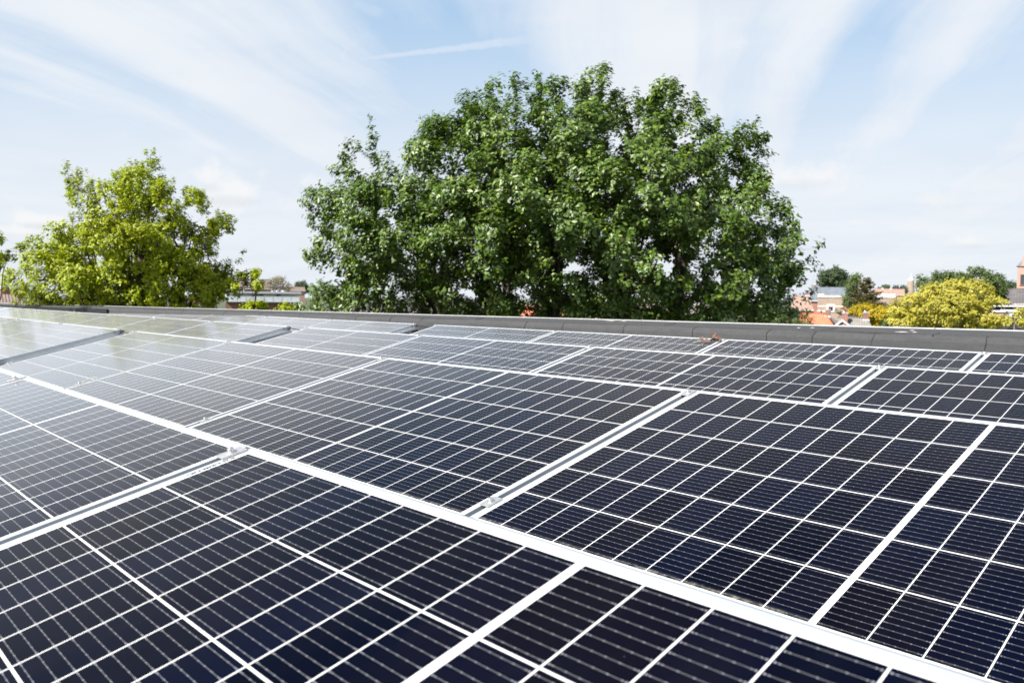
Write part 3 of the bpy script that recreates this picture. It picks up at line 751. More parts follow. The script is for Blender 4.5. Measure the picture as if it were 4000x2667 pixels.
    tb.build('trunk', bark, t_, smooth=True); lb.build('branches', bark, t_, smooth=True)
    return t_

oak = [(1195, 1262), (1175, 1210), (1200, 1120), (1225, 1060), (1212, 990), (1196, 930), (1192, 860), (1222, 830), (1202, 765), (1245, 735), (1285, 750), (1262, 690), (1300, 680), (1335, 700), (1318, 640), (1326, 560), (1352, 565), (1410, 585),
       (1428, 640), (1440, 560), (1436, 500), (1462, 500), (1478, 560), (1505, 620), (1530, 660), (1572, 672), (1590, 585), (1580, 540), (1596, 505), (1640, 500), (1662, 438), (1690, 448), (1700, 490), (1745, 478), (1790, 470), (1788, 410), (1802, 355), (1850, 345),
       (1866, 338), (1900, 350), (1955, 368), (1990, 380), (1996, 310), (2020, 302), (2045, 350), (2060, 385), (2084, 360), (2088, 300), (2118, 298), (2150, 360), (2200, 380), (2232, 385), (2262, 345), (2258, 285), (2284, 280), (2310, 330), (2318, 262),
       (2338, 250), (2358, 275), (2365, 350), (2395, 345), (2432, 365), (2480, 395), (2530, 390), (2556, 360), (2590, 325), (2612, 310), (2636, 345), (2660, 420), (2704, 445), (2735, 480), (2778, 472), (2792, 540), (2806, 590), (2818, 510), (2850, 470), (2878, 470), (2900, 505),
       (2932, 490), (2955, 500), (2985, 560), (3005, 600), (2988, 650), (2995, 715), (3015, 800), (3035, 850), (3085, 890), (3110, 930), (3145, 960), (3160, 1010), (3180, 1075), (3150, 1130), (3165, 1180), (3125, 1220), (3085, 1255), (3080, 1300), (2600, 1330), (1900, 1330), (1400, 1310)]
crown_tree('oak_tree', 'huge dark green oak with several trunks rising behind the parapet', 'tree', oak, 27., (2200, 1165), M_oak, M_bark, 1650, 15, 8, .16, .36, 4.4, 11, bR=.86, shoots=((1450, 530, 640), (1668, 470, 560), (2008, 335, 440), (2102, 335, 440), (2337, 290, 400), (2272, 325, 420), (2388, 372, 430), (2610, 345, 460), (2863, 500, 620), (2945, 528, 620), (1745, 480, 540), (1900, 355, 430), (2480, 400, 460), (2775, 478, 540), (1334, 590, 700), (1820, 375, 450), (1205, 860, 890), (2395, 375, 450)),
           trunk_r=.26, edge_extra=1, limbs=9, holes=((2222, 1045, 34), (2275, 1040, 22), (2185, 1072, 14), (1620, 1010, 12), (1330, 905, 22), (2810, 655, 20), (2900, 870, 16), (2560, 1010, 22), (2650, 1040, 20), (2450, 1010, 18)),
           stem_px=[(2140, 1010), (2440, 1080), (1900, 1180), (2680, 1180), (1650, 1150)])

maple = [(78, 1230), (82, 1190), (112, 1145), (100, 1095), (130, 1065), (155, 1045), (150, 1000), (120, 980), (135, 952), (205, 945), (235, 950), (250, 905), (285, 862), (330, 838), (330, 815), (285, 790), (270, 772), (310, 760), (290, 720), (290, 680), (318, 672), (300, 645),
         (335, 650), (360, 665), (375, 710), (372, 745), (395, 730), (450, 715), (475, 670), (500, 635), (550, 608), (595, 602), (640, 638), (655, 690), (715, 700), (780, 722), (790, 790), (830, 812), (868, 805), (895, 830), (885, 865), (932, 905), (900, 935), (850, 925),
         (815, 955), (800, 975), (850, 985), (952, 960), (940, 1000), (895, 1035), (905, 1085), (940, 1130), (955, 1190), (940, 1235), (500, 1250)]
crown_tree('maple_tree', 'yellow-green maple with an uneven crown behind the left end of the roof', 'tree', maple, 23., (520, 1155), M_maple, M_bark, 520, 20, 9, .086, .25, 2.0, 12, bR=.52, shoots=((305, 665, 770), (345, 685, 750), (552, 632, 690), (600, 628, 690), (862, 822, 870), (303, 730, 785)),
           trunk_r=.15, edge_extra=1, limbs=14, holes=((640, 720, 22), (700, 740, 18), (755, 850, 25), (455, 800, 18), (560, 770, 14), (660, 800, 14), (400, 1020, 20), (560, 880, 12), (820, 1005, 25), (350, 880, 18), (660, 930, 18), (530, 1000, 14)), stem_px=[(540, 1060), (690, 1100)])
# shoots and saplings right of the maple
crown_tree('sapling', 'thin leaning sapling with a small tuft of yellow-green leaves', 'sapling', [(905, 1075), (970, 1062), (990, 1060), (1020, 1050), (1035, 1060), (1028, 1110), (1000, 1128), (975, 1100), (960, 1125), (930, 1140), (900, 1120), (955, 1095), (905, 1078)], 22., (975, 1155), M_maple, M_bark2, 16, 13, 8, .09, .10, .25, 13, trunk_r=.035, edge_extra=1, limbs=3, stem_px=[(990, 1118)])
crown_tree('bush', 'yellow-green bush top above the parapet just right of the sapling', 'bush', [(935, 1230), (948, 1192), (975, 1182), (985, 1200), (1005, 1180), (1036, 1174), (1044, 1205), (1040, 1235)], 21., (990, 1205), M_maple, M_bark2, 16, 14, 8, .09, .10, .25, 14, trunk_r=.04, edge_extra=1, limbs=4)
crown_tree('bush', 'small yellow-green bush top above the parapet beside the oak', 'bush', [(1070, 1230), (1088, 1204), (1108, 1198), (1130, 1176), (1138, 1205), (1140, 1235)], 21., (1105, 1208), M_maple, M_bark2, 12, 14, 8, .09, .10, .25, 15, trunk_r=.04, edge_extra=1, limbs=4)
crown_tree('maple_tree', 'dark tree at the left edge with only a few branch tips in view', 'tree', [(-110, 1060), (-100, 940), (-50, 925), (5, 925), (15, 940), (0, 955), (18, 980), (15, 1005), (-15, 1012), (-5, 1040), (5, 1050), (-30, 1055)], 19., (-60, 1150), M_maple, M_bark, 16, 13, 8, .09, .14, .5, 16, trunk_r=.06, edge_extra=1, limbs=6, shoots=((70, 955, 965), (22, 985, 1000)))

# right-hand garden trees and the far ones
crown_tree('yellow_tree', 'broad bright yellow tree behind the parapet at the right', 'tree', [(3500, 1310), (3505, 1240), (3490, 1200), (3515, 1160), (3560, 1150), (3620, 1115), (3680, 1100), (3760, 1085), (3830, 1105), (3880, 1130), (3895, 1170), (3850, 1200), (3895, 1240), (3880, 1310)], 55., (3700, 1185), M_yel, M_bark2, 270, 14, 8, .16, .42, 2.6, 21, trunk_r=.16, limbs=14, flat=.6, edge_extra=1, bR=.8)
crown_tree('yellow_tree', 'sparse yellow branches in front of the dark roofs at the right edge', 'tree', [(3850, 1310), (3870, 1260), (3880, 1180), (3915, 1160), (3945, 1180), (3935, 1230), (3975, 1180), (4030, 1150), (4060, 1310)], 52., (3960, 1240), M_yel, M_bark2, 26, 10, 7, .17, .35, 1.5, 22, trunk_r=.06, limbs=8, flat=.6)
crown_tree('green_tree', 'loose green tree standing behind the broad yellow tree', 'tree', [(3575, 1170), (3590, 1095), (3640, 1080), (3640, 1062), (3690, 1055), (3740, 1062), (3765, 1080), (3780, 1055), (3830, 1048), (3845, 1070), (3885, 1065), (3905, 1090), (3880, 1110), (3915, 1130), (3890, 1200)], 75., (3740, 1170), M_green, M_bark, 160, 16, 7, .22, .42, 3.5, 23, trunk_r=.2, limbs=12, edge_extra=1)
crown_tree('golden_tree', 'small golden yellow tree beside the grey roofed house', 'tree', [(3310, 1235), (3312, 1215), (3345, 1205), (3350, 1185), (3380, 1188), (3420, 1190), (3440, 1205), (3480, 1215), (3465, 1235), (3455, 1255), (3465, 1285), (3420, 1290), (3400, 1262), (3350, 1250)], 118., (3390, 1220), M_gold, M_bark, 90, 16, 7, .30, .62, 2.2, 24, trunk_r=.15, limbs=9)
crown_tree('bush', 'green bush between the golden tree and the broad yellow tree', 'bush', [(3450, 1300), (3440, 1250), (3470, 1228), (3500, 1250), (3515, 1300)], 104., (3475, 1250), M_green, M_bark, 26, 14, 7, .26, .6, 1.4, 25, trunk_r=.1, limbs=5)
crown_tree('green_tree', 'green leafy tree squeezed between the white-banded brick building and the conifer', 'tree', [(3303, 1215), (3300, 1150), (3306, 1110), (3316, 1082), (3345, 1072), (3356, 1085), (3356, 1120), (3348, 1215)], 150., (3325, 1170), M_green, M_bark, 80, 14, 6, .36, .7, 3.0, 26, trunk_r=.25, limbs=7)
crown_tree('round_tree', 'rounded dark green tree behind the blue-grey roof', 'tree', [(3196, 1122), (3198, 1090), (3210, 1070), (3235, 1052), (3262, 1048), (3285, 1058), (3305, 1080), (3308, 1105), (3298, 1125)], 230., (3250, 1125), M_dark, M_bark, 200, 15, 6, .55, 1.25, 5., 27, trunk_r=.4, limbs=8)
crown_tree('bare_tree', 'pale leafless tree behind the white flat building', 'tree', [(1010, 1140), (1020, 1105), (1060, 1085), (1090, 1078), (1130, 1085), (1150, 1105), (1140, 1142)], 230., (1080, 1145), M_bare, M_bark2, 90, 12, 4, .30, 1.2, 4., 28, trunk_r=.3, limbs=12)
for i, (px, w_, top, D_, mt, lb_) in enumerate([(3455, 40, 1112, 420, M_far, 'low rounded green tree between the conifer and the small tower'), (3500, 26, 1117, 400, M_purple, 'small dark purple tree left of the small tower'), (3527, 22, 1112, 410, M_far, 'small pointed tree just left of the small tower'),
                                        (3930, 95, 1102, 350, M_far, 'wide low green tree between the yellow tree and the church tower'), (1178, 60, 1098, 500, M_far, 'distant green trees left of the oak'), (75, 60, 1128, 450, M_far, 'distant dark tree at the far left above the tiled roof'), (2290, 120, 1108, 480, M_far, 'distant tree seen through the opening under the oak')]):
    crown_tree('far_tree', lb_, 'tree', [(px-w_/2, 1150), (px-w_/2, 1132), (px-w_*.35, top+8), (px-w_*.08, top), (px+w_*.2, top+3), (px+w_*.42, top+12), (px+w_/2, 1134), (px+w_/2, 1150)], D_, (px, 1150), mt, M_bark, 110, 12, 5, .8, 1.3, 5., 40+i, trunk_r=.4, limbs=5, twigs=False)

for i, (px, D_b, mt_, lb_) in enumerate([(3075, 62, M_green, 'green garden bush low behind the right end of the oak'), (2780, 70, M_dark, 'dark green garden bush low behind the right half of the oak'), (1265, 60, M_green, 'green garden bush low behind the left end of the oak'), (1800, 66, M_dark, 'dark green garden bush low behind the left half of the oak'), (2330, 64, M_green, 'green garden bush low behind the middle of the oak')]):
    crown_tree('bush', lb_, 'bush', [(px-115, 1330), (px-112, 1250), (px-70, 1222), (px-20, 1206), (px+40, 1214), (px+95, 1228), (px+115, 1330)], D_b, (px, 1240), mt_, M_bark, 60, 13, 7, .2, .42, 1.8, 60+i, trunk_r=.1, edge_extra=1, limbs=6, twigs=False)
# conifer with drooping tiers
def conifer(px, top, D_, H, Rb, seed):
    rng = np.random.RandomState(seed); p_ = at(px, top, D_); foot = np.array([p_[0], p_[1], GRD]); t_ = empty('conifer', tuple(foot)); Ht = p_[2]-GRD
    tb = MB(); tb.tube([(0, 0, -.1), (.05, 0, Ht*.5), (0, 0, Ht-.1)], [.3, .2, .02], 8); tb.build('trunk', M_bark, t_, smooth=True)
    br = MB(); C_, N_ = [], []
    z = Ht-.3
    while z > Ht-H:
        f = (Ht-z)/H; L = Rb*(f**.75)*(.75+.4*rng.rand())+.25
        for k in range(7):
            a = rng.rand()*6.283; l = L*(.55+.5*rng.rand()); d = np.array([math.cos(a), math.sin(a), 0.]); e = d*l+np.array([0, 0, z+.18*l-.05])
            br.tube([(0, 0, z-.1), tuple(d*l*.5+np.array([0, 0, z-.08*l])), tuple(e)], [.05, .035, .01], 4, cap=False)
            n = int(60*l/Rb*2.6)+6
            u = rng.rand(n)**.7; w_ = (rng.rand(n)-.5)*l*.75*(1.1-u*.7); sd = np.array([-d[1], d[0], 0])
            q_ = d*(u*l)[:, None]+sd*w_[:, None]+np.array([0, 0, 1])*(z-.10*l+.25*l*u**2-rng.rand(n)*.28)[:, None]
            C_.append(q_); N_.append(np.tile([0, 0, 1.], (n, 1))+rng.randn(n, 3)*.35)
        z -= .36
    br.build('branches', M_bark, t_); C_ = np.vstack(C_); N_ = np.vstack(N_)
    leaves('crown', C_, N_, .38, rng, M_con, t_, ratio=.42)
    tag(t_, 'dark brownish conifer with drooping tiers beside the brick building', 'conifer')
conifer(3388, 1078, 140., 8.6, 5.4, 5)

# ------------------------------------------------------------------ town
def brickmat(name, a, b, mortar=(.42, .40, .37), sc=1.0):
    def f(N, p):
        c = N.new('ShaderNodeTexCoord').outputs['Object']; x, y, z = N.sep(c)
        t = N.new('ShaderNodeTexBrick'); t.inputs['Scale'].default_value = 2.2*sc; N.put(t.inputs['Vector'], N.comb(N.m('ADD', x, y), z, 0.0))
        t.inputs['Color1'].default_value = a+(1,); t.inputs['Color2'].default_value = b+(1,); t.inputs['Mortar'].default_value = mortar+(1,); t.inputs['Mortar Size'].default_value = .012
        n = N.noise(c, 1.3, 5)
        N.l.new(N.mix(N.m('MULTIPLY', N.ramp(n, .4, .7), .35), t.outputs[0], tuple(q*.7 for q in a)), p.inputs['Base Color'])
    return mat(name, a, .85, build=f)
def tilemat(name, a, b):
    def f(N, p):
        c = N.new('ShaderNodeTexCoord').outputs['Object']; x, y, z = N.sep(c)
        wx = N.m('SINE', N.m('MULTIPLY', x, 24.0)); row = N.m('FRACT', N.m('MULTIPLY', z, 4.2))
        n = N.noise(c, 1.2, 6, .65); n2 = N.noise(c, 9, 3)
        cc = N.mix(N.ramp(n, .35, .68), a, b); cc = N.mix(N.m('MULTIPLY', N.ramp(n2, .5, .75), .4), cc, tuple(q*.55 for q in a))
        N.l.new(cc, p.inputs['Base Color'])
        bn = N.new('ShaderNodeBump'); bn.inputs['Strength'].default_value = 1.; bn.inputs['Distance'].default_value = .05
        N.l.new(N.m('ADD', N.m('MULTIPLY', wx, .35), row), bn.inputs['Height']); N.l.new(bn.outputs[0], p.inputs['Normal'])
    return mat(name, a, .75, build=f)
M_bA = brickmat('beige_brown_brick', (.33, .24, .19), (.38, .28, .22)); M_bR = brickmat('red_brick', (.30, .12, .085), (.36, .15, .10)); M_bD = brickmat('dark_brick', (.20, .09, .07), (.25, .11, .08))
M_bP = brickmat('pinkish_brick', (.42, .26, .21), (.48, .30, .24))
M_tO = tilemat('orange_tiles', (.55, .17, .09), (.62, .22, .12)); M_tG = tilemat('grey_tiles', (.22, .205, .19), (.28, .26, .24)); M_tD = tilemat('dark_tiles', (.11, .10, .105), (.16, .145, .145)); M_tB = tilemat('slate', (.14, .165, .20), (.21, .235, .27)); M_tR = tilemat('brown_tiles', (.20, .15, .13), (.27, .20, .17))
M_tP = tilemat('pinkish_tiles', (.34, .22, .18), (.40, .27, .22)); M_tV = tilemat('purplish_tiles', (.19, .145, .155), (.24, .18, .19))
M_white = mottled('white_paint', (.72, .72, .70), (.82, .82, .80), 2, .6); M_cream = mottled('cream_stone', (.66, .60, .50), (.76, .70, .60), 2, .7)
M_pane = mottled('window_pane', (.02, .024, .03), (.05, .06, .07), .8, .08, spec=.8); M_lead = mottled('lead_flashing', (.45, .47, .5), (.6, .62, .64), 5, .5)
M_grey = mottled('grey_fascia', (.36, .39, .42), (.42, .45, .48), 3, .6); M_bal = mottled('pale_balcony_glass', (.50, .56, .60), (.60, .65, .68), 1.5, .25)

def face_frame(px, D_, turn=0.):
    """Empty placement: origin on the ground under pixel column px, local -y looking towards the camera (turned)"""
    p_ = at(px, 1165, D_); vd = ray(px, 1165)
    return (p_[0], p_[1], GRD), math.atan2(-vd[0], vd[1])+turn
def hz(px, y, D_): return at(px, y, D_)[2]-GRD      # height above ground
def wx(p1, p0, D_): return (p1-p0)*D_/FPX/math.hypot(*ray(p0, 1165)[:2])
def window(parent, x, z, w_, h, y=0., fr=.09, mf=None, sill=True, bars=1):
    mf = mf or M_white
    m = MB(); m.box(x-w_/2, x-w_/2+fr, y-.10, y+.02, z, z+h); m.box(x+w_/2-fr, x+w_/2, y-.10, y+.02, z, z+h); m.box(x-w_/2+fr, x+w_/2-fr, y-.10, y+.02, z+h-fr, z+h); m.box(x-w_/2+fr, x+w_/2-fr, y-.10, y+.02, z, z+fr)
    for k in range(1, bars): m.box(x-w_/2+k*w_/bars-fr*.35, x-w_/2+k*w_/bars+fr*.35, y-.085, y+.0, z+fr, z+h-fr)
    f = m.build('window', mf, parent)
    m = MB(); m.box(x-w_/2+fr, x+w_/2-fr, y-.04, y-.02, z+fr, z+h-fr); m.build('pane', M_pane, f)
    if sill: m = MB(); m.box(x-w_/2-.08, x+w_/2+.08, y-.16, y-.101, z-.08, z); m.build('sill', mf, f)
    return f
def chimney(parent, x, y, z0, z1, w_=.6, d_=.5, mt=None, cap=True):
    m = MB(); m.box(x-w_/2, x+w_/2, y-d_/2, y+d_/2, z0, z1); c = m.build('chimney', mt or M_bR, parent)
    m = MB(); m.box(x-w_/2-.05, x+w_/2+.05, y-d_/2-.05, y+d_/2+.05, z1+.002, z1+.08); m.tube([(x-.12, y, z1+.08), (x-.12, y, z1+.3)], .09, 8); m.build('cap', M_lead, c)
    m = MB(); m.box(x-w_/2-.09, x+w_/2+.09, y-d_/2-.09, y+d_/2+.09, z0-.02, z0+.25); m.build('flashing', M_lead, c)
    return c
def roof(parent, x0, x1, y0, y1, ze, zr, mt, hipL=0., hipR=0., th=.16, ov=.3):
    """ridge along x, hips at the ends"""
    ym = (y0+y1)/2; x0 -= 0 if hipL else ov; x1 += 0 if hipR else ov; k = (zr-ze)/(ym-y0); ya, yb = y0-ov, y1+ov; z_ = ze-k*ov
    m = MB()
    vs = [(x0, ya, z_), (x1, ya, z_), (x1, yb, z_), (x0, yb, z_), (x0+hipL, ym, zr), (x1-hipR, ym, zr)]
    vs += [(a, b, c-th) for a, b, c in vs]
    m.add(vs, [(0, 1, 5, 4), (2, 3, 4, 5), (1, 2, 5), (3, 0, 4), (6, 10, 11, 7), (8, 11, 10, 9), (7, 11, 8), (9, 10, 6), (0, 6, 7, 1), (1, 7, 8, 2), (2, 8, 9, 3), (3, 9, 6, 0)])
    r_ = m.build('roof', mt, parent)
    m = MB(); m.tube([(x0+hipL, ym, zr+.01), (x1-hipR, ym, zr+.01)], .10, 6); 
    if hipL: m.tube([(x0, ya, z_+.02), (x0+hipL, ym, zr)], .08, 6); m.tube([(x0, yb, z_+.02), (x0+hipL, ym, zr)], .08, 6)
    if hipR: m.tube([(x1, ya, z_+.02), (x1-hipR, ym, zr)], .08, 6); m.tube([(x1, yb, z_+.02), (x1-hipR, ym, zr)], .08, 6)
    m.build('ridge_tiles', mt, r_, smooth=True)
    m = MB(); m.box(x0, x1, ya-.13, ya-.005, z_-th-.02, z_-th+.12); m.build('gutter', M_white, r_)
    return r_
def gabled(name, label, px, D_, turn, w_, d_, ze, zr, wallm, tile, hipL=0, hipR=0, chims=(), wins=(), cat='house', group=None):
    loc, rz = face_frame(px, D_, turn); h = empty(name, loc, (0, 0, rz)); tag(h, label, cat, group)
    m = MB(); m.box(-w_/2, w_/2, 0, d_, 0, ze-.02)
    if not hipL: m.prism([(0.001, ze-.02), (d_-.001, ze-.02), (d_/2, zr-.2)], -w_/2, -w_/2+.25, 'x')
    if not hipR: m.prism([(0.001, ze-.02), (d_-.001, ze-.02), (d_/2, zr-.2)], w_/2-.25, w_/2, 'x')
    m.build('wall', wallm, h)
    roof(h, -w_/2, w_/2, 0, d_, ze, zr, tile, hipL, hipR)
    for (cx_, cy_, z0, z1, cm) in chims: chimney(h, cx_, cy_, z0, z1, mt=cm)
    for (x, z, a, b) in wins: window(h, x, z, a, b)
    m = MB(); m.box(-.5, .5, -.06, .05, 0, 2.2); m.build('door', M_grey, h)
    return h

# orange roof
D_ = 110.; zr = hz(3200, 1226, D_)
h = gabled('house', 'house with a hipped orange tiled roof right of the oak', 3170, D_, -.12, 7.6, 6.5, zr-2.9, zr, M_bR, M_tO, hipL=2.2, hipR=2.4,
           chims=((wx(3222, 3170, D_), 3.2, zr-.5, hz(3222, 1211, D_), M_bD),), wins=((-1.8, 2.8-.5, 1.2, 1.3), (1.8, 2.8-.5, 1.2, 1.3)))
# grey roof with white gable
D_ = 98.; zr = hz(3360, 1243, D_)
h = gabled('house', 'house with a grey tiled roof, white-edged front gable and two chimneys', 3366, D_, .0, wx(3442, 3300, D_), 5.5, zr-2.4, zr, M_bP, M_tG, hipR=1.5,
           chims=((wx(3307, 3366, D_), 1.7, zr-.9, hz(3307, 1225, D_), M_bR), (wx(3384, 3366, D_), 2.75, zr-.4, hz(3384, 1223, D_), M_bD)), wins=((.6, 1.2, 1.4, 1.3),))
gx0 = wx(3300, 3366, D_); zg = zr-.16
m = MB(); m.prism([(gx0-1.25, 0), (gx0+1.25, 0), (gx0+1.25, zg-1.15), (gx0, zg-.22), (gx0-1.25, zg-1.15)], -.9, -.005, 'y'); m.build('gable_wall', M_bP, h)
m = MB()
for s_ in (-1, 1):
    m.add([(gx0, -1.1, zg), (gx0+s_*1.6, -1.1, zg-1.3), (gx0+s_*1.6, 2.2, zg-1.3), (gx0, 2.2, zg), (gx0, -1.1, zg-.12), (gx0+s_*1.6, -1.1, zg-1.42), (gx0+s_*1.6, 2.2, zg-1.42), (gx0, 2.2, zg-.12)],
          [(0, 1, 2, 3), (4, 7, 6, 5), (0, 4, 5, 1), (1, 5, 6, 2), (2, 6, 7, 3)])
gr = m.build('gable_roof', M_tG, h)
m = MB()
for s_ in (-1, 1):
    m.add([(gx0, -1.16, zg+.03), (gx0+s_*1.66, -1.16, zg-1.32), (gx0+s_*1.66, -1.16, zg-1.55), (gx0, -1.16, zg-.2), (gx0, -1.105, zg+.03), (gx0+s_*1.66, -1.105, zg-1.32), (gx0+s_*1.66, -1.105, zg-1.55), (gx0, -1.105, zg-.2)],
          [(0, 3, 2, 1), (4, 5, 6, 7), (0, 1, 5, 4), (3, 7, 6, 2), (1, 2, 6, 5)])
m.build('bargeboard', M_white, gr)
# small dark gable behind
D_ = 120.
gabled('house', 'small grey gabled house peeping between the orange and grey roofs', 3262, D_, 1.25, 5., 4.2, hz(3262, 1262, D_), hz(3262, 1230, D_), M_bR, M_tG, chims=((0, 2.1, hz(3255, 1233, D_), hz(3255, 1217, D_), M_bR),))
# brick civic building, left block
D_ = 170.; loc, rz = face_frame(3245, D_, .0); b = empty('brick_building', loc, (0, 0, rz)); f = lambda x: wx(x, 3245, D_); H = lambda y: hz(3245, y, D_)
m = MB(); m.box(f(3198), f(3292), 0, 9, 0, H(1162)); m.build('wall', M_bA, b)
m = MB(); m.box(f(3197), f(3293), -.15, 9.1, H(1162)+.004, H(1154)); m.box(f(3197), f(3220), -.2, 1.2, H(1154)+.004, H(1148)); m.build('cornice', M_cream, b)
for q_ in ((3198, 3230, 1199, 1194), (3262, 3292, 1199, 1194), (3198, 3230, 1219, 1213), (3262, 3286, 1219, 1214)): m = MB(); m.box(f(q_[0]), f(q_[1]), -.07, -.003, H(q_[2]), H(q_[3])); m.build('stone_band', M_cream, b)
m = MB(); m.box(f(3231), f(3237), -.12, -.003, H(1219), H(1188)); m.box(f(3256), f(3262), -.12, -.003, H(1219), H(1188)); m.box(f(3237)+.003, f(3256)-.003, -.12, -.003, H(1196), H(1188)); m.box(f(3237)+.003, f(3256)-.003, -.12, -.003, H(1219), H(1216)); sr_ = m.build('window_surround', M_cream, b)
window(b, f(3246.5), H(1216)+.02, wx(3255.5, 3237.5, D_), H(1196)-H(1216)-.04, fr=.07)
window(b, f(3246.5), 1.2, 1.2, 1.6)
tag(b, 'beige brick building with cream cornice and one square window behind the orange roof', 'building')
# right block
D_ = 165.; loc, rz = face_frame(3485, D_, .0); b = empty('brick_building', loc, (0, 0, rz)); f = lambda x: wx(x, 3485, D_); H = lambda y: hz(3485, y, D_)
m = MB(); m.box(f(3405), f(3560), 0, 9, 0, H(1163)); m.build('wall', M_bA, b)
m = MB(); m.box(f(3412), f(3500), -.15, 9, H(1163)+.004, H(1156)); m.box(f(3425), f(3495), .1, 6, H(1156)+.004, H(1148)); m.box(f(3442), f(3452), .3, 2, H(1148)+.004, H(1143)); m.build('roof_edge', M_white, b)
for q_ in ((3450, 3476, 1203, 1197), (3504, 3540, 1222, 1217)): m = MB(); m.box(f(q_[0]), f(q_[1]), -.07, -.003, H(q_[2]), H(q_[3])); m.build('stone_band', M_cream, b)
window(b, f(3490), H(1228), f(3503)-f(3477), H(1196)-H(1228), fr=.14, mf=M_bD, bars=2)
tag(b, 'brick building with bright white roof edge and tall dark window right of the conifer', 'building')
# slate roof hall behind
D_ = 200.; zr = hz(3230, 1121, D_)
gabled('hall', 'long building with a blue-grey slate roof behind the beige brick building', 3225, D_, .0, wx(3330, 3115, D_), 13., hz(3230, 1172, D_), zr, M_bR, M_tB, hipL=3.5, chims=((wx(3186, 3225, D_), 6.2, zr-.6, zr+.5, M_bD),), cat='building')
D_ = 160.
gabled('house', 'house with a pinkish tiled roof and chimney at the right edge of the oak', 3140, D_, .0, wx(3172, 3095, D_), 6., hz(3140, 1205, D_), hz(3140, 1156, D_), M_bR, M_tP, hipR=1.2, chims=((wx(3153, 3140, D_), 3., hz(3153, 1158, D_), hz(3153, 1140, D_), M_bR),))
# roofs far behind right brick building
D_ = 260.
gabled('house', 'low distant house with a pinkish roof between conifer and small tower', 3470, D_, .0, wx(3530, 3425, D_), 8., hz(3470, 1150, D_), hz(3470, 1128, D_), M_bP, M_tP, chims=((wx(3448, 3470, D_), 4, hz(3448, 1130, D_), hz(3448, 1124, D_), M_bR), (wx(3478, 3470, D_), 4, hz(3478, 1130, D_), hz(3478, 1124, D_), M_bD)))
# dark roof house at right
D_ = 95.; zr = hz(3960, 1127, D_)
h = gabled('house', 'large house with a brown-grey roof and white eaves at the right edge', 3990, D_, .0, wx(4110, 3895, D_), 9., hz(3960, 1187, D_), zr, M_bP, M_tD, hipL=1.2, chims=((wx(3918, 3990, D_), 4.4, zr-.5, hz(3918, 1117, D_), M_bR),),
           wins=((wx(3915, 3990, D_), hz(3915, 1216, D_), 1.1, .75), (wx(3948, 3990, D_), hz(3948, 1212, D_), 1.3, .6), (wx(3990, 3990, D_), hz(3990, 1216, D_), 1.3, .75)))
D_ = 80.
h = gabled('house', 'dark roofed house with a small white dormer at the right edge', 3985, D_, .0, wx(4090, 3870, D_), 6., hz(3980, 1282, D_), hz(3980, 1222, D_), M_bR, M_tD, hipL=1.5)
zz = hz(3970, 1256, D_); x_ = wx(3971, 3985, D_)
m = MB(); m.box(x_-.42, x_+.42, .9, 2.4, zz, zz+.75); dm = m.build('dormer', M_white, h); window(dm, x_, zz+.08, .6, .55, y=.88, fr=.05, sill=False)
m = MB(); m.box(x_-.5, x_+.5, .8, 2.5, zz+.755, zz+.82); m.build('dormer_roof', M_grey, dm)
# church tower at the right edge
D_ = 210.; loc, rz = face_frame(4010, D_, .0); t = empty('church_tower', loc, (0, 0, rz)); wt = wx(4045, 3977, D_)/2; zt2 = hz(3990, 1040, D_)
m = MB(); m.box(-wt, wt, 0, 2*wt, 0, zt2); m.build('wall', M_bP, t)
m = MB(); m.add([(-wt-.25, -.25, zt2), (wt+.25, -.25, zt2), (wt+.25, 2*wt+.25, zt2), (-wt-.25, 2*wt+.25, zt2), (0, wt, zt2+3)], [(0, 1, 4), (1, 2, 4), (2, 3, 4), (3, 0, 4), (3, 2, 1, 0)]); m.build('spire', M_tB, t)
m = MB(); m.prism([(-wt*.62, zt2+.003), (wt*.62, zt2+.003), (wt*.62, zt2+1.), (0, zt2+6.5), (-wt*.62, zt2+1.)], -.3, .8, 'y'); m.build('gable', M_bP, t)
for s_ in (-.9, .9): window(t, s_, zt2-4.2, .9, 2.4, mf=M_bD)
tag(t, 'tall pink brick church tower cut off by the right edge', 'church tower')
# small round tower
D_ = 430.; loc, rz = face_frame(3556, D_, 0.); t = empty('tower', loc, (0, 0, rz)); H = lambda y: hz(3556, y, D_)
o = lathe([(1.75, 0), (1.75, H(1140)), (1.35, H(1098)), (1.36, H(1098)+.01)], 16).build('wall', M_bA, t, smooth=False)
o = lathe([(1.36, H(1098)+.012), (1.45, H(1097)), (1.40, H(1090)), (.5, H(1087)), (.12, H(1084)), (.08, H(1068)), (.01, H(1066))], 16).build('white_cap', M_cream, t)
tag(t, 'small slender brick tower with a white cap and spike on the skyline', 'tower')
# white flat building, left
D_ = 170.; loc, rz = face_frame(1040, D_, 0.); b = empty('flat_building', loc, (0, 0, rz)); f = lambda x: wx(x, 1040, D_); H = lambda y: hz(1040, y, D_)
m = MB(); m.box(f(900), f(1160), 0, 10, H(1178), H(1147)); m.build('upper_wall', M_white, b)
m = MB(); m.box(f(890), f(1180), .3, 10, 0, H(1178)-.01); m.build('lower_wall', M_bD, b)
m = MB(); m.box(f(895), f(1172), -1.4, 10.3, H(1147)+.004, H(1139)); m.build('roof_edge', M_grey, b)
for x in (943, 1003, 1022, 1085): window(b, f(x), H(1157), .95, .42, fr=.05, sill=False)
m = MB()
xx = np.linspace(900, 1165, 9)
for i in range(8): m.box(f(xx[i])+.06, f(xx[i+1])-.06, -1.30, -1.26, H(1178)+.05, H(1157)-.04)
m.build('balcony_panel', M_bal, b)
m = MB(); m.box(f(895), f(1172), -1.34, -1.24, H(1157)-.035, H(1157)+.03)
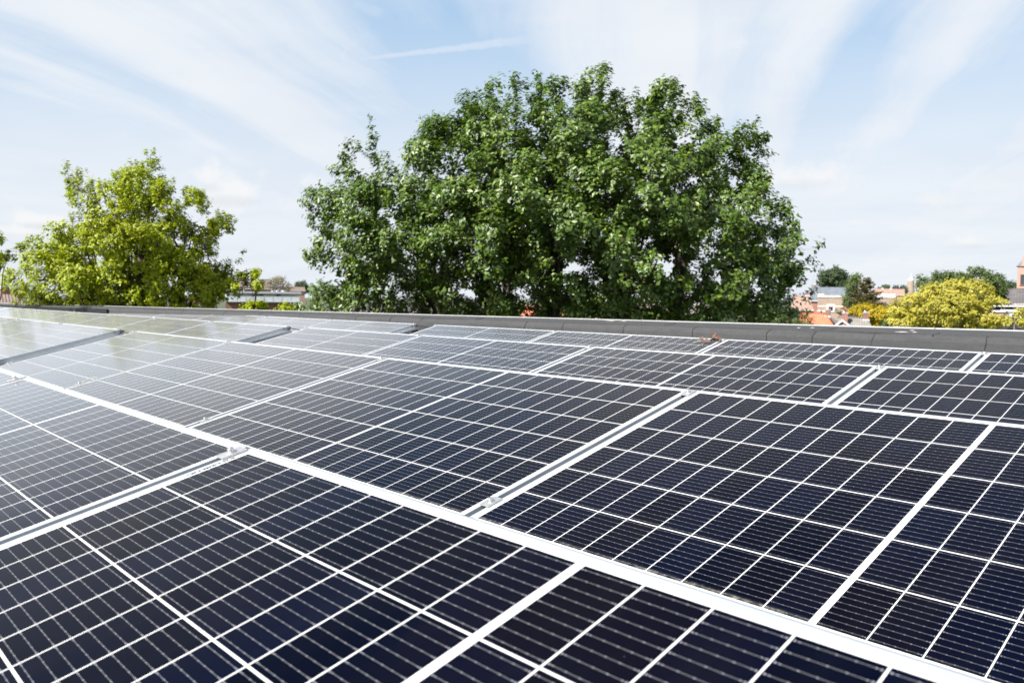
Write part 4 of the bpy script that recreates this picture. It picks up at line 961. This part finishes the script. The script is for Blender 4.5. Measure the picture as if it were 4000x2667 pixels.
for x in xx: m.box(f(x)-.04, f(x)+.04, -1.33, -1.25, H(1178)+.05, H(1157)-.04)
m.build('balcony_rail', M_grey, b)
m = MB(); m.box(f(890), f(1175), -1.4, .29, H(1178)-.12, H(1178)+.04); m.build('balcony_floor', M_grey, b)
for k, x in enumerate((955, 1063, 1080, 1105)):
    m = MB(); m.tube([(f(x), 3, H(1139)+.003), (f(x), 3, H(1134))], .14, 8); m.build('roof_vent', M_white, b)
m = MB()
for i in range(7): m.box(f(1130)+i*.3, f(1130)+i*.3+.3, -1.36-.9, -1.41, H(1187)-.28*i-.1, H(1187)-.28*i)
m.box(f(1130), f(1130)+.08, -2.3, -2.22, H(1187), H(1172)); m.box(f(1143), f(1143)+.08, -2.3, -2.22, H(1187)-.3, H(1172)); m.box(f(1130)+.09, f(1143)-.01, -2.3, -2.22, H(1172)-.08, H(1172)); m.build('outside_stair', M_white, b)
tag(b, 'low white building with a balcony and dark brick base between maple and oak', 'building')
D_ = 260.
gabled('house', 'long building with a purplish tiled roof and two spikes behind the white building', 985, D_, .0, wx(1052, 915, D_), 10., hz(985, 1125, D_), hz(985, 1090, D_), M_bR, M_tV, cat='building')
gabled('house', 'small reddish house far off between the bare tree and the oak', 1155, 280., .1, 6., 6., hz(1155, 1134, 280), hz(1155, 1120, 280), M_bP, M_tR)
# far left tiled roof
D_ = 85.; zr = hz(30, 1132, D_)
gabled('house', 'brown tiled roof with one chimney at the left edge', -30, D_, .05, wx(62, -130, D_), 8., hz(20, 1215, D_), zr, M_bR, M_tR, chims=((wx(24, -30, D_), 3.4, zr-.7, zr+.25, M_bD),))
# houses glimpsed under the oak
for i, (px, D_, w_, ye, yr, wm, tm, lb_) in enumerate([(2190, 75, 6.5, 1290, 1200, M_bR, M_tO, 'house with an orange roof glimpsed between the oak trunks'), (2390, 70, 6., 1235, 1165, M_bP, M_tR, 'pink brick house glimpsed under the right part of the oak'),
                                      (2480, 85, 7., 1250, 1205, M_bP, M_tP, 'pinkish house glimpsed low behind the oak'), (2640, 90, 8., 1230, 1180, M_bP, M_tG, 'grey roofed house hidden behind the right half of the oak'), (1500, 80, 9., 1240, 1190, M_bR, M_tD, 'dark roofed house hidden behind the left half of the oak'), (690, 80, 6., 1235, 1180, M_bP, M_tG, 'grey roofed house glimpsed through the maple'), (260, 85, 8., 1230, 1185, M_white, M_tD, 'white walled house glimpsed low behind the maple')]):
    gabled('house', lb_, px, D_, .1*(-1)**i, w_, 6.5, hz(px, ye, D_), hz(px, yr, D_), wm, tm, wins=((-1.5, 3.4, 1.2, 1.3), (1.5, 3.4, 1.2, 1.3)), chims=((1.2, 3.2, hz(px, yr, D_)-.4, hz(px, yr, D_)+.7, M_bR),))

# ground and street
def groundmat(N, p):
    c = N.new('ShaderNodeTexCoord').outputs['Object']
    a = N.mix(N.ramp(N.noise(c, .02, 6), .42, .58), (.055, .085, .03), (.11, .10, .075))
    a = N.mix(N.ramp(N.noise(c, .6, 5), .4, .7), a, (.07, .10, .04)); N.l.new(a, p.inputs['Base Color'])
M_ground = mat('meadow_and_soil', rough=.95, build=groundmat)
m = MB(); S_ = 3000; n = 12
for i in range(n+1):
    for j in range(n+1): m.v.append((-S_+2*S_*i/n, -S_+2*S_*j/n, GRD))
for i in range(n):
    for j in range(n): a = i*(n+1)+j; m.f.append((a, a+n+1, a+n+2, a+1))
g = m.build('ground', M_ground); g['kind'] = 'structure'
M_asph = mottled('asphalt', (.045, .045, .048), (.065, .065, .066), 3, .9, .3, 60)
M_pave = mottled('paving', (.22, .21, .19), (.30, .29, .27), 4, .9, .2, 20)
m = MB(); m.box(-60, 40, 9.5, 13.5, GRD-.1, GRD+.12); o = m.build('pavement', M_pave); o['kind'] = 'structure'
m = MB(); m.box(-60, 40, 13.52, 20., GRD-.1, GRD+.006); o = m.build('road', M_asph); o['kind'] = 'structure'
